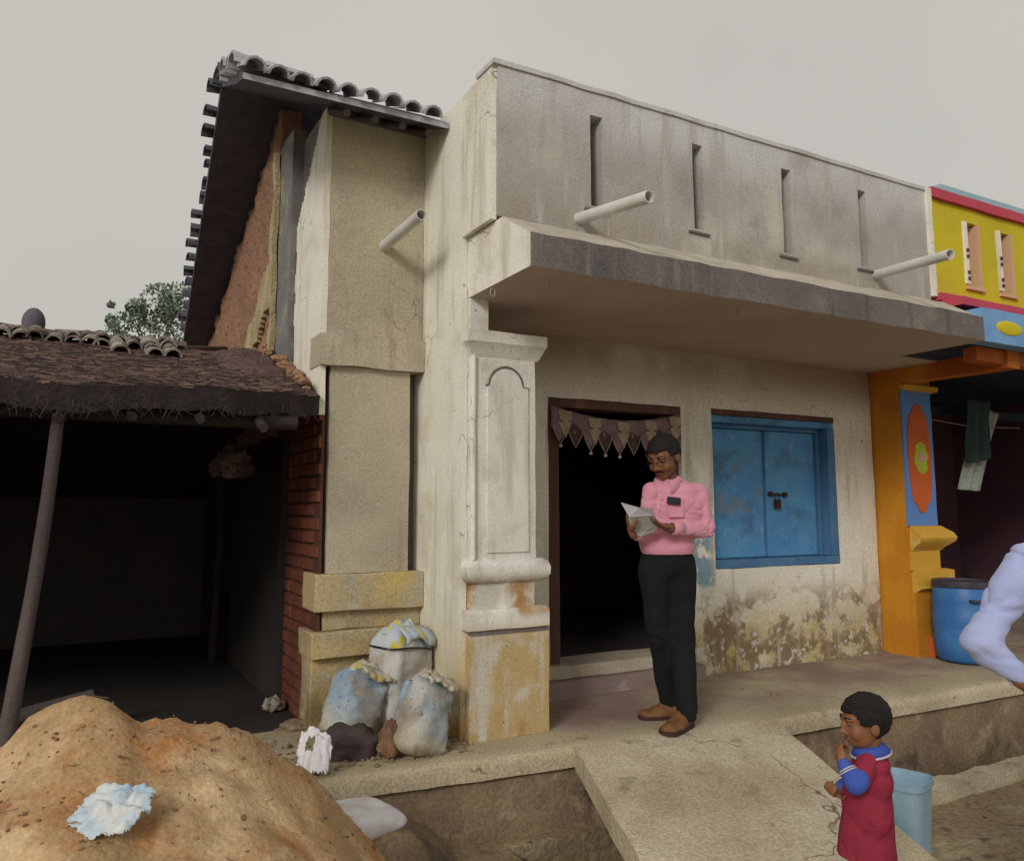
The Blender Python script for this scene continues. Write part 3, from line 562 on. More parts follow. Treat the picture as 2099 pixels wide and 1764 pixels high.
# ------------------------------------------------------------------ main tiled roof over the left bay
XV = 1.00
vs = []; fs = []; mb = MB()
ys = [4.22, 4.6, 5.1, 5.6, 6.2, 6.8, 7.4, 8.0, 8.65]
xv = lambda y: (.70+(y-4.22)*.07) if y < 5.6 else .80+(y-5.6)*.060
for y in ys:
    for x in (xv(y)+.03, 1.25, XS-.005):
        for dz in ((.035, -.06) if y > 4.3 else (.0, -.035)): vs.append((x, y, RZ(y)+dz))
for i in range(len(ys)-1):
    a = i*6; b = a+6
    for j in (0, 2): fs += [(a+j, b+j, b+j+2, a+j+2), (a+j+1, a+j+3, b+j+3, b+j+1)]
    fs += [(a, a+1, b+1, b), (a+4, b+4, b+5, a+5)]
fs += [(0, 2, 3, 1), (2, 4, 5, 3)]; e = (len(ys)-1)*6; fs += [(e, e+1, e+3, e+2), (e+2, e+3, e+5, e+4)]
mb.add(vs, fs); mb.mi = [1 if max(mb.v[i].y for i in f) < 4.25 else 0 for f in mb.f]; rf = mb.build('roof', [M['tiledark'], M['tilepale']], H)
def half_tile(L, r0, r1, n=6, t=.012):
    m_ = MB(); vs = []
    for (y, r_) in ((0, r0), (L, r1)):
        for rr in (r_, r_-t):
            vs += [(rr*math.cos(math.pi*j/n), y, rr*math.sin(math.pi*j/n)) for j in range(n+1)]
    k = n+1; fs = []
    for j in range(n): fs += [(j, j+1, 2*k+j+1, 2*k+j), (k+j, 3*k+j, 3*k+j+1, k+j+1), (j, k+j, k+j+1, j+1), (2*k+j, 2*k+j+1, 3*k+j+1, 3*k+j)]
    fs += [(0, 2*k, 3*k, k), (n, k+n, 3*k+n, 2*k+n)]
    m_.add(vs, fs); return m_.mesh('roof_tile')
tm = half_tile(.24, .062, .05); tm.materials.append(M['tiledark'])
tmp_ = half_tile(.24, .062, .05); tmp_.materials.append(M['tilepale'])
def place(me, name, parent, loc, rot, sc=(1, 1, 1)):
    o = bpy.data.objects.new(name, me); COL.objects.link(o); o.parent = parent; o.location = Vector(loc)-root_loc(parent); o.rotation_euler = rot; o.scale = sc; return o
def verge_row(y0, y1, slope, n):
    for i in range(n):
        y = y0+(y1-y0)*(i+.5)/n
        for k in range(3):
            place(tmp_ if y < 5.2 else tm, 'roof_tile', rf, (xv(y)-.02+k*.15+random.uniform(-.045, .03), y+random.uniform(-.04, .04), RZ(y)+.01+random.uniform(-.01, .02)), (slope+random.uniform(-.06, .06), random.uniform(-.2, .2), math.pi/2*0-random.uniform(-.12, .12)-math.pi/2), (random.uniform(1.1, 1.6), random.uniform(.8, 1.1), random.uniform(.9, 1.3)))
verge_row(4.3, 5.55, 0, 9); verge_row(5.65, 8.6, 0, 17)
for i in range(9):
    x = .78+i*.13
    place(tmp_, 'roof_tile', rf, (x, 4.17+random.uniform(-.02, .02), RZ(4.2)+.012), (math.atan(.48)+random.uniform(-.05, .05), 0, random.uniform(-.06, .06)))
for i in range(4):
    x = 1.32+i*.17; q = MB(); q.tube([(x, 4.27, RZ(4.27)-.085), (x, 4.62, RZ(4.62)-.085)], .022, 8); q.build('rafter', M['oldwood'], H, sm=60)
q = MB(); slab(q, 'y', 1.31, XS-.002, 3.61, 3.655, YB-.03, YB+.1, seg=.2, amp=0); q.build('wall_plate', M['tiledark'], H)
# drain pipes
def pipe(nm, a, b, r_=.034, lab=None):
    a = Vector(a); b = Vector(b); q = MB(); n = 16; d = (b-a).normalized(); u = d.orthogonal().normalized(); w_ = d.cross(u); vs = []
    for c, rr in ((a, r_), (b, r_), (b, r_*.84), (a, r_*.84)): vs += [c+(u*math.cos(2*math.pi*j/n)+w_*math.sin(2*math.pi*j/n))*rr for j in range(n)]
    fs = [(i*n+j, i*n+(j+1) % n, ((i+1) % 4)*n+(j+1) % n, ((i+1) % 4)*n+j) for i in range(3) for j in range(n)]
    q.add(vs, fs); q.ell(a+d*.12, r_*.82, nu=10, nv=6, mi=1)  # dark plug stands in for the shade inside the pipe
    return q.build(nm, [M['pvc'], M['soot']], H, sm=40)
pipe('drain_pipe', onY(1182, 450, 3.70), onY(1331, 403, 3.12))
pipe('drain_pipe', onY(1790, 565, 3.70), onY(1948, 521, 3.02))
pipe('drain_pipe', onY(786, 506, 4.61), onY(864, 440, 4.06))
# ------------------------------------------------------------------ door valance
V = empty('door_valance', (3.5, YF+.02, 1.75), 'mauve and cream valance with looped scallops hung across the top of the doorway', 'valance')
vy = YF-.012
def vsag(x): t = (x-2.93)/(4.08-2.93); return 1.935-.075*math.sin(math.pi*t)
xs = lines(2.93, 4.08, .02); mb = MB(); vs = []; fs = []
for i, x in enumerate(xs):
    ph = ((x-2.93)/.123) % 1; low = 1.775-.04*math.sin(math.pi*((x-2.93)/1.15))-.035*(1-abs(2*ph-1))
    for j in range(6):
        z = vsag(x)+(low-vsag(x))*j/5; vs.append((x, vy+.008*math.sin(x*50)+.004*math.sin(z*60), z))
for i in range(len(xs)-1):
    for j in range(5): a = i*6+j; fs.append((a, a+6, a+7, a+1))
mb.add(vs, fs); vc = mb.build('cloth', M['valance'], V, sm=60); vc.modifiers.new('s', 'SOLIDIFY').thickness = .003
for i in range(5):
    x = 3.03+i*.25+(.0 if i < 4 else -.02); zt = vsag(x)-.012; zb = zt-.19; q = MB()
    q.prism([(x-.055, zt), (x+.055, zt-.005), (x+.05, zt-.065), (x+.012, zt-.07), (x+.05, zt-.085), (x+.004, zb), (x-.055, zt-.09), (x-.01, zt-.072), (x-.045, zt-.06)], 'y', vy-.020, vy-.014); q.build('cream_patch', M['valcream'], V)
for i in range(9):
    x = 2.99+i*.125; z0 = vsag(x)-.13-(.0); q = MB(); w_ = .06
    q.prism([(x-w_, z0), (x, z0+.05), (x+w_, z0), (x+.035, z0-.06), (x, z0-.10), (x-.035, z0-.06)], 'y', vy-.012, vy-.009); q.build('scallop', M['valdark'] if i % 2 else M['valance'], V)
    q = MB(); q.tube([(x-w_, vy-.018, z0-.0), (x-w_*.75, vy-.02, z0-.045), (x-w_*.35, vy-.02, z0-.085), (x, vy-.02, z0-.12), (x+w_*.35, vy-.02, z0-.085), (x+w_*.75, vy-.02, z0-.045), (x+w_, vy-.018, z0)], .0045, 6); q.build('cord_loop', M['cord'], V, sm=60)
    if i % 2 == 0 or i in (3,): q = MB(); q.ell((x, vy-.02, z0-.135), .013); q.build('bead', M['bead'], V, sm=60)
# ------------------------------------------------------------------ neighbouring painted house
NB = empty('painted_house', (6.3, 4.4, 0), 'brightly painted house next door with yellow upper wall, orange pillar and open dark porch', 'house')
UX0, UX1 = 5.775, 9.6
mb = MB(); slits2 = [(6.2, 6.40), (6.66, 6.86), (7.3, 7.5), (8.0, 8.2)]
slab(mb, 'y', UX0, UX1, 2.86, 3.62, 3.685, 3.80, holes=[(a, b, 2.97, 3.50) for a, b in slits2], seg=.1, amp=.004); yw = mb.build('yellow_wall', M['yellow'], NB, sm=40)
for a, b in slits2:
    q = MB(); q.box(a+.002, b-.002, 3.79, 3.83, 2.972, 3.498); q.build('niche_back', M['pinkpale'], yw)
    q = MB(); q.box(a-.015, a+.03, 3.667, 3.70, 2.99, 3.5); q.build('niche_edge', M['white'], yw)
    for k in range(4): q = MB(); q.box(a-.002, a+.02, 3.655, 3.668, 3.02+k*.05+(.08 if k > 1 else 0), 3.045+k*.05+(.08 if k > 1 else 0)); q.build('niche_hole', M['maroonwall'], yw)
    q = MB(); q.box(a-.02, b+.02, 3.66, 3.70, 2.945, 2.972); q.box(b-.03, b+.0, 3.67, 3.79, 2.974, 3.496); q.build('niche_frame', M['pinkpale'], yw)
mb = MB(); slab(mb, 'y', UX0, UX1, 3.622, 3.70, 3.65, 3.82, seg=.15, amp=.005); mb.build('pink_top_band', M['pink'], NB, sm=40)
mb = MB(); slab(mb, 'y', 5.95, UX1, 3.70, 3.77, 3.69, 3.82, seg=.15, amp=.005); mb.build('pale_blue_coping', M['paleblue'], NB, sm=40)
mb = MB(); slab(mb, 'y', UX0, UX1, 2.80, 2.858, 3.63, 3.80, seg=.15, amp=.005); mb.build('pink_band', M['pink'], NB, sm=40)
mb = MB(); slab(mb, 'y', 5.79, UX1, 2.735, 2.797, 3.48, 3.80, seg=.15, amp=.005); mb.build('pink_ledge', M['pink'], NB, sm=40)
mb = MB(); slab(mb, 'y', 5.785, UX1, 2.43, 2.68, 3.34, 3.46, seg=.12, amp=.004); nf = mb.build('blue_fascia', M['skyblue'], NB, sm=40)
for x in (6.12, 6.9, 7.7, 8.5):
    q = MB(); q.ell((x, 3.34, 2.555), (.17, .012, .055)); q.build('yellow_oval', M['yellow'], nf, sm=60)
mb = MB(); mb.box(5.80, 6.60, 3.465, 4.03, 2.44, 2.60); mb.box(6.603, UX1, 3.465, 6.25, 2.44, 2.60); mb.box(UX1+.003, 10, 3.465, 6.25, 2.44, 2.60); mb.build('porch_soffit', M['navy'], NB)
mb = MB(); slab(mb, 'x', 3.47, 4.42, 2.30, 2.438, 6.3, 6.46, seg=.1, amp=.004); mb.build('side_beam', M['orange'], NB, sm=40)
mb = MB(); slab(mb, 'y', 5.95, UX1, 2.33, 2.436, 3.5, 3.6, seg=.1, amp=.004); mb.build('front_beam', M['orange'], NB, sm=40)
mb = MB(); slab(mb, 'x', 4.40, 6.2, 0, 2.43, 6.30, 6.42, seg=.08, amp=.005); mb.build('orange_side_wall', M['orange'], NB, sm=40)
NP = 4.395
q = MB(); slab(q, 'y', 6.31, 6.71, 1.08, 2.24, NP-.012, NP+.25, seg=.08, amp=.003); np_ = q.build('pillar', M['royal'], NB, sm=40, label='orange pillar whose front has a blue panel with a red medallion and a flower')
q = MB(); slab(q, 'y', 6.303, 6.72, 2.30, 2.43, NP-.005, NP+.25, seg=.08, amp=.003); q.build('pillar_top', M['orange'], np_, sm=40)
q = MB(); moulding(q, 6.36, 6.74, NP, [(-.005, 2.235), (-.04, 2.25), (-.045, 2.29), (-.005, 2.305)]); q.build('cap_moulding', M['ochre'], np_, sm=50)
cx = 6.51
med = []
def lobed(w, h, notch):
    p = []
    for s_ in range(72):
        a = 2*math.pi*s_/72; c_, s2 = math.cos(a), math.sin(a)
        x = w*math.copysign(abs(c_)**.75, c_); z = h*math.copysign(abs(s2)**.85, s2)
        if abs(z) > h*.80: x *= .72
        p.append((x, z))
    return p
q = MB(); q.prism([(cx+x, 1.66+z) for x, z in lobed(.155, .47, 0)], 'y', NP-.019, NP-.012); q.build('medallion', M['vermilion'], np_)
q = MB(); q.prism([(cx+.01+x*(1+.12*math.cos(i*.5)), 1.66+z) for i, (x, z) in enumerate(lobed(.085, .14, 0))], 'y', NP-.024, NP-.019); q.build('flower_leaves', M['lime'], np_)
q = MB(); q.prism([(cx+.02+.035*math.cos(a)*(1+.2*math.cos(5*a)), 1.665+.04*math.sin(a)*(1+.2*math.cos(5*a))) for a in [2*math.pi*i/40 for i in range(40)]], 'y', NP-.028, NP-.024); q.build('flower', M['lilac'], np_)
q = MB(); moulding(q, 6.34, 6.74, NP, [(-.01, .87), (-.03, .90), (-.09, .945), (-.10, .98), (-.08, 1.02), (-.01, 1.08)], left=False); q.build('torus_moulding', M['ochre'], np_, sm=40)
q = MB(); slab(q, 'y', 6.32, 6.70, .71, .868, NP-.02, NP+.25, seg=.08, amp=.003); q.build('neck', M['ochre'], np_, sm=40)
q = MB(); moulding(q, 6.34, 6.78, NP, [(-.03, .53), (-.075, .56), (-.055, .58), (-.055, .70), (-.02, .712)], left=False); q.build('base_moulding', M['ochre'], np_, sm=40)
q = MB(); slab(q, 'y', 6.32, 6.80, 0, .53, NP-.03, NP+.25, seg=.08, amp=.003); q.build('base_block', M['orange'], np_, sm=40)
q = MB(); slab(q, 'y', 6.45, 6.85, .0, .16, NP-.09, NP-.035, seg=.08, amp=.004); q.build('foot_step', M['vermilion'], np_, sm=40)
mb = MB(); mb.box(6.45, 10, 6.2, 6.3, 0, 2.44); mb.box(9.9, 10, 3.6, 6.2, 0, 2.44); mb.build('porch_wall', M['maroonwall'], NB)
mb = MB(); mb.box(6.44, 9.9, 4.7, 4.78, 2.12, 2.20); mb.build('porch_cross_beam', M['navy'], NB, bevel=.01)
mb = MB(); mb.box(6.42, 10, 6.32, 9, 0, 3.2); mb.box(UX0, UX1, 3.83, 6.4, 3.4, 3.5); mb.build('rear_block', M['maroonwall'], NB)
# cloths on a line
LY = 4.45
q = MB(); q.tube([(6.74, LY, 2.02), (7.4, LY, 1.98), (8.2, LY, 2.0)], .004, 6); q.build('clothes_line', M['cord'], label='thin washing line stretched across the neighbour\'s dark porch', cat='clothes line', sm=60)
def cloth(name, pts, m, lab, cat, y=LY):
    # outline in (x, z): hangs in folds, gridded
    (tl, tr, br, bl) = [Vector((p[0], 0, p[1])) for p in pts]; nu, nv = 22, 22; vs = []; fs = []
    for i in range(nu+1):
        for j in range(nv+1):
            u, v = i/nu, j/nv; p = tl.lerp(tr, u).lerp(bl.lerp(br, u), v)
            vs.append((p.x+.01*math.sin(v*7+u*3), y+.03*math.sin(u*14+v*2)*(.3+v), p.z+.012*noise.noise(Vector((u*4, v*4, 1)))))
    for i in range(nu):
        for j in range(nv): a = i*(nv+1)+j; fs.append((a, a+nv+1, a+nv+2, a+1))
    q = MB(); q.add(vs, fs); o = q.build(name, m, sm=80, label=lab, cat=cat); o.modifiers.new('s', 'SOLIDIFY').thickness = .004; return o
def pz(px, py, Y=LY): p = onY(px, py, Y); return (p.x, p.z)
cloth('hanging_cloth', [pz(1978, 818), pz(2028, 824), pz(2026, 940), pz(1982, 948)], M['greencloth'], 'dark green cloth hanging in the neighbour\'s porch beside the paler one', 'cloth', LY-.02)
cloth('hanging_cloth', [pz(2024, 832), pz(2062, 848), pz(2020, 1006), pz(1982, 1002)], M['palecloth'], 'pale grey-green cloth hanging askew in the neighbour\'s porch', 'cloth', LY+.06)
# blue drum on the platform
dc = onZ(1962, 1365, 0); dc = Vector((dc.x+.30, dc.y+.10, 0))
D = empty('drum', dc, 'blue plastic drum with a dark lid standing beside the orange pillar', 'drum')
prof = [(.0, .004), (.20, .004), (.225, .03), (.235, .12), (.238, .2), (.232, .21), (.24, .30), (.24, .38), (.233, .40), (.238, .48), (.225, .56), (.21, .60)]
n = 32; vs = []; fs = []
for r_, z in prof: vs += [(dc.x+r_*math.cos(2*math.pi*j/n), dc.y+r_*math.sin(2*math.pi*j/n), z) for j in range(n)]
for i in range(len(prof)-1): fs += [(i*n+j, i*n+(j+1) % n, (i+1)*n+(j+1) % n, (i+1)*n+j) for j in range(n)]
q = MB(); q.add(vs, fs); q.build('body', M['drum'], D, sm=60, weld=True)
prof = [(.0, .625), (.17, .63), (.175, .645), (.222, .645), (.226, .635), (.226, .595), (.20, .59)]
vs = []; fs = []
for r_, z in prof: vs += [(dc.x+r_*math.cos(2*math.pi*j/n), dc.y+r_*math.sin(2*math.pi*j/n), z) for j in range(n)]
for i in range(len(prof)-1): fs += [(i*n+j, i*n+(j+1) % n, (i+1)*n+(j+1) % n, (i+1)*n+j) for j in range(n)]
q = MB(); q.add(vs, fs); q.build('lid', M['drumlid'], D, sm=40, weld=True)
q = MB(); a0 = math.atan2(-dc.y, -dc.x)+.35
q.tube([(dc.x+(.24+o_)*math.cos(a0+t), dc.y+(.24+o_)*math.sin(a0+t), .50) for t, o_ in ((-.16, 0), (-.13, .03), (0, .035), (.13, .03), (.16, 0))], .011, 8); q.build('handle', M['drumlid'], D, sm=60)

# ------------------------------------------------------------------ the thatched and tiled shed
SH = empty('open_shed', (-.5, 5.0, 0), 'dark open-fronted shed with a sagging thatch and clay tile roof on wooden poles', 'shed')
def rz(x, y):                         # roof surface
    t = (y-4.15)/(5.55-4.15); base = 1.84+t*.42
    base -= .03*math.sin((x+1)*1.7)*(1-t)
    if x > .72: base -= (x-.72)*.26*(1-t)
    return base+.02*noise.noise(Vector((x*2.5, y*2.5, 2)))+.012*noise.noise(Vector((x*9, y*9, 2)))
def yfront(x): return 4.15+.03*noise.noise(Vector((x*3, 1, 5)))+(.0 if x < .7 else (x-.7)*.7)
mb = MB(); vs = []; fs = []; xs = lines(-3.2, 1.29, .05); nv = 30
for k in (0, 1):
    for x in xs:
        for j in range(nv+1):
            y = yfront(x)+(5.6-yfront(x))*j/nv; z = rz(x, y)
            if k: z -= .11+.03*noise.noise(Vector((x*6, y*2, 7)))
            vs.append((x, y+(.0 if not k or j else .04), z))
q = len(xs)*(nv+1)
for i in range(len(xs)-1):
    for j in range(nv):
        a = i*(nv+1)+j; fs += [(a, a+nv+1, a+nv+2, a+1), (q+a, q+a+1, q+a+nv+2, q+a+nv+1)]
    a = i*(nv+1); fs += [(a, q+a, q+a+nv+1, a+nv+1), (a+nv, a+2*nv+1, q+a+2*nv+1, q+a+nv)]
a = (len(xs)-1)*(nv+1)
for j in range(nv): fs += [(j, j+1, q+j+1, q+j), (a+j, q+a+j, q+a+j+1, a+j+1)]
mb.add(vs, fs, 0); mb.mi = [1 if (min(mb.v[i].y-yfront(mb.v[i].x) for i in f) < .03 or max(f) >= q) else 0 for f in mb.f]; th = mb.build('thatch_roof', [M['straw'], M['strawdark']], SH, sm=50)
mb = MB(); mb.add([(-3.2, 5.6, 2.22), (1.29, 5.6, 2.22), (1.29, 9.2, 1.2), (-3.2, 9.2, 1.2), (-3.2, 5.6, 2.12), (1.29, 5.6, 2.12), (1.29, 9.2, 1.1), (-3.2, 9.2, 1.1)], [(0, 1, 2, 3), (4, 7, 6, 5), (0, 4, 5, 1), (1, 5, 6, 2), (2, 6, 7, 3), (3, 7, 4, 0)]); mb.build('rear_roof_slope', M['strawdark'], SH)
# straw bits
mb = MB()
for i in range(5200):
    x = random.uniform(-1.4, 1.2); t = random.random()**1.3; y = yfront(x)+(5.5-yfront(x))*t*.95; z = rz(x, y)+random.uniform(0, .018)
    a = random.gauss(0, .5); L_ = random.uniform(.04, .16); d = Vector((math.cos(a), math.sin(a)*.6, random.uniform(-.12, .12)))*L_/2; w_ = Vector((0, .25, .8))*random.uniform(.002, .005)
    c = Vector((x, y, z)); mb.add([c-d-w_, c+d-w_, c+d+w_, c-d+w_], [(0, 1, 2, 3)], random.choice((0, 0, 1, 2)))
for i in range(500):                                   # fringe hanging at the eave
    x = random.uniform(-1.4, 1.27); y = yfront(x)+random.uniform(-.02, .06); z = rz(x, y)-.04
    L_ = random.uniform(.02, .07); d = Vector((random.gauss(0, .05), -random.uniform(0, .04), -L_)); w_ = Vector((.003, 0, 0)); c = Vector((x, y, z-random.uniform(0, .07)))
    mb.add([c-w_, c+w_, c+d+w_*.4, c+d-w_*.4], [(0, 1, 2, 3)], 2)
mb.build('loose_straw', [M['straw'], M['strawpale'], M['strawdark']], SH, kind='stuff')
# clay tiles near the ridge
t2 = half_tile(.20, .052, .042); t2.materials.append(M['tilelight']); t3 = half_tile(.20, .052, .042); t3.materials.append(M['tile'])
sl_ = math.atan(.30)
x = -1.05; i = 0
while x < .56:
    rows = 2+(1 if x > .22 else 0)+(1 if x > .36 else 0)
    for k in range(rows):
        y = 5.46-k*.155+random.uniform(-.02, .02)
        if random.random() < .06 and k: continue
        place(random.choice((t2, t2, t3)), 'roof_tile', SH, (x+random.uniform(-.012, .012), y, rz(x, y)+.012+.006*(rows-k)), (sl_+random.uniform(-.08, .08), random.uniform(-.12, .12), random.uniform(-.1, .1)), (random.uniform(.9, 1.1), 1, random.uniform(.85, 1.1)))
    x += .088; i += 1
x = -1.1
while x < .6:
    place(t3, 'ridge_tile', SH, (x, 5.58, rz(x, 5.55)+.02+random.uniform(-.01, .015)), (random.uniform(-.1, .1), random.uniform(-.1, .1), -math.pi/2+random.uniform(-.12, .12)), (1.3, 1.2, 1)); x += .17
# torn heap and plank by the house wall
q = MB(); q.tube([onX(378, 716, .78), onX(462, 716, 1.22)], .028, 8); q.build('roof_plank', M['oldwood'], SH, sm=50, label='short pale pole end lying on the roof against the mud wall')
q = MB(); c = onX(432, 765, 1.02)
vs = []; fs = []; n = 18
for i in range(n+1):
    for j in range(n+1):
        u, v = i/n*2-1, j/n*2-1; rr = max(0, 1-(u*u+v*v)); h = math.sqrt(rr)*.09
        p = Vector((1.0+u*.24, 5.15+v*.5, 0)); p.z = rz(p.x, p.y)-.03+h+(.05*noise.noise(p*9)+.03*noise.noise(p*25))*(1 if h > 0 else 0); vs.append(p)
for i in range(n):
    for j in range(n): a = i*(n+1)+j; fs.append((a, a+n+1, a+n+2, a+1))
q.add(vs, fs); q.build('rotten_thatch_heap', M['straw'], SH, sm=40)
# mud clods along the junction of roof and house wall
q = MB()
for i in range(90):
    t = random.random(); y = 4.62+t*1.1; x = 1.27-random.uniform(.0, .07); r_ = random.uniform(.012, .045)
    q.ell((x, y, rz(1.2, y)+random.uniform(-.02, .05)), (r_, r_*1.3, r_*.7), nu=6, nv=4)
q.build('wall_rubble', M['mud'], SH, kind='stuff')
q = MB(); q.tube([(-3.2, 4.28, 1.70), (1.12, 4.42, 1.70)], .04, 8); q.build('eave_beam', M['strawdark'], SH, sm=60)
q = MB(); q.tube([(-3.2, 5.5, 2.05), (1.25, 5.5, 2.02)], .05, 8); q.build('ridge_beam', M['strawdark'], SH, sm=60)
for i in range(11):
    x = -2.2+i*.31; q = MB(); q.tube([(x, 4.2, rz(x, 4.2)-.16), (x+random.uniform(-.05, .05), 5.5, rz(x, 5.5)-.15)], .025, 7); q.build('roof_pole', M['strawdark'], SH, sm=60)
# front pole, leaning
p0 = at(98, 905, 4.12); p1 = onZ(25, 1475, 0.0)
pk = at(25, 1475, 3.92)
q = MB(); pp = []
for i in range(9):
    t = i/8; p = Vector((-.025, 4.28, 1.72)).lerp(Vector((-.155, 4.22, -.02)), t); pp.append(p+Vector((.01*math.sin(t*5), 0, 0)))
q.tube(pp, [.028, .029, .030, .032, .031, .034, .036, .038, .040], 12); q.build('pole', M['oldwood'], SH, sm=60, label='leaning wooden pole at the shed front')
for (x, y) in ((1.14, 6.9), (-1.4, 4.3)):
    q = MB(); q.tube([(x, y, 0), (x+.03, y, 1.1), (x, y+.02, rz(x, min(y, 5.5))-.1-max(0, y-5.5)*.29)], [.04, .035, .035], 9); q.build('pole', M['sootearth'], SH, sm=60)
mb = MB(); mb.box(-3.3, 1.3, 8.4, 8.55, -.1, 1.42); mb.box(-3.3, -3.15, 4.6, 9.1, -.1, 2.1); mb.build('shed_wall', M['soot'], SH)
# clay pot upside down on the ridge
pc = onY(66, 700, 5.62); q = MB(); q.ell((pc.x, 5.62, 2.36), (.065, .065, .095)); q.tube([(pc.x, 5.62, 2.25), (pc.x, 5.62, 2.30)], .05, 12)
q.build('clay_pot', M['pot'], sm=60, label='small rounded dark pot standing upside down on the shed ridge', cat='pot', origin=(pc.x, 5.62, 2.25))
# low timber and stones before the shed
q = MB(); q.tube([at(-20, 1488, 4.15), at(100, 1452, 4.35), at(190, 1428, 4.5)], .045, 8); q.build('timber', M['oldwood'], sm=60, label='dark timber lying behind the sand heap at the shed entrance', cat='timber')

# ------------------------------------------------------------------ tree beyond the shed
TC = onY(310, 660, 26)
T = empty('tree', (TC.x, 26, -.43), 'hazy green tree rising beyond the shed roof, left of the tall tiled roof', 'tree')
q = MB(); q.tube([(TC.x, 26, -.43), (TC.x+.1, 26, 3), (TC.x-.1, 26, 5.2)], [.22, .18, .12], 10)
br = [((TC.x-.1, 26, 5.2), (TC.x+.7, 26.2, 7.1)), ((TC.x, 26, 4.6), (TC.x-.9, 25.8, 6.4)), ((TC.x-.1, 26, 5.2), (TC.x+1.5, 26, 6.3)), ((TC.x, 26, 4.2), (TC.x-1.2, 26.2, 5.6))]
for a, b in br: q.tube([a, b], [.09, .03], 7)
q.build('trunk', M['bark'], T, sm=60)
q = MB(); rnd = random.Random(3)
cl = [(340, 622, .62), (300, 640, .5), (362, 612, .55), (322, 612, .5), (352, 660, .5), (375, 650, .6), (280, 632, .32), (265, 660, .4), (297, 672, .5), (232, 655, .22), (240, 680, .35), (330, 690, .5), (252, 640, .2), (400, 640, .6), (410, 600, .5), (380, 690, .6), (228, 625, .10), (345, 598, .22)]
for (px, py, r_) in cl:
    c = onY(px, py, 26+rnd.uniform(-.5, .5))
    for i in range(int(900*r_**1.5)+60):
        d = Vector((rnd.gauss(0, 1), rnd.gauss(0, 1), rnd.gauss(0, 1))).normalized()*r_*(rnd.random()**.5)
        if noise.noise((c+d)*2.6) < -.12: continue
        p = c+d; a = Vector((rnd.gauss(0, 1), rnd.gauss(0, 1), rnd.gauss(0, 1))).normalized(); b = a.orthogonal(); s_ = rnd.uniform(.04, .085)
        q.add([p-a*s_, p+b*s_*.5, p+a*s_, p-b*s_*.5], [(0, 1, 2, 3)])
q.build('crown', M['leaf'], T)

# ------------------------------------------------------------------ heap of sand
prof = [(-3.0, -.30), (-2.0, .05), (-1.2, .30), (-.6, .47), (-.12, .555), (-.05, .605), (.02, .625), (.10, .635), (.20, .615), (.27, .575), (.33, .580), (.39, .575), (.46, .555), (.55, .525), (.65, .475), (.75, .40), (.84, .335), (.91, .25), (1.0, .13), (1.15, -.05), (1.35, -.25), (1.6, -.45), (2.4, -.6)]
def ridge(x):
    for i in range(len(prof)-1):
        if prof[i][0] <= x <= prof[i+1][0]:
            t = (x-prof[i][0])/(prof[i+1][0]-prof[i][0]); return prof[i][1]*(1-t)+prof[i+1][1]*t
    return -.6
def sand_z(x, y):
    r_ = ridge(x+.03*noise.noise(Vector((x*3, y*3, 0)))); dy = y-3.05
    z = r_-(.70*dy if dy > 0 else .42*-dy if dy > -.5 else .21+.55*(-dy-.5))*1.0
    if abs(dy) < .12: z -= .0
    p = Vector((x, y, 0))
    z += .035*noise.noise(p*4)+.018*noise.noise(p*9+Vector((3, 0, 0)))+.008*noise.noise(p*22)-.02
    z -= .05*max(0, noise.noise(Vector((x*2.2+y*1.5, y*.9, 4))))
    z += .006*noise.noise(p*45)+.010*abs(noise.noise(Vector((x*14, y*6, 7))))
    return z
mb = MB(); vs = []; fs = []; xs = lines(-3, 2.0, .022); ys = lines(.7, 4.6, .026)
for x in xs:
    for y in ys: vs.append((x, y, max(sand_z(x, y), -.47)))
n = len(ys)
for i in range(len(xs)-1):
    for j in range(n-1):
        a = i*n+j
        if max(vs[a][2], vs[a+1][2], vs[a+n][2], vs[a+n+1][2]) <= -.469: continue
        fs.append((a, a+n, a+n+1, a+1))
mb.add(vs, fs); mb.build('sand_heap', M['sand'], sm=180, label='large heap of orange sand in front of the dark shed', cat='sand heap')

q = MB(); rnd = random.Random(11)
for i in range(480):
    x = rnd.uniform(-.6, 1.2); y = rnd.uniform(2.2, 3.2); r_ = rnd.uniform(.002, .007) if rnd.random() < .93 else rnd.uniform(.006, .012)
    q.ell((x, y, sand_z(x, y)+r_*.25), (r_*rnd.uniform(.8, 1.4), r_*rnd.uniform(.8, 1.4), r_*.7), nu=6, nv=4, mi=rnd.choice((0, 0, 1)))
for i in range(90):
    x = rnd.uniform(-.6, 1.1); y = rnd.uniform(2.3, 3.2); a = rnd.uniform(0, 3.14); L_ = rnd.uniform(.01, .035); z = sand_z(x, y)+.004
    q.tube([(x-L_*math.cos(a), y-L_*math.sin(a), z), (x+L_*math.cos(a), y+L_*math.sin(a), z+.004)], .0012, 4, mi=2)
q.build('sand_pebbles', [M['rock'], M['sand'], M['strawpale']], kind='stuff', label='pebbles and straw bits scattered over the orange sand heap', cat='gravel')
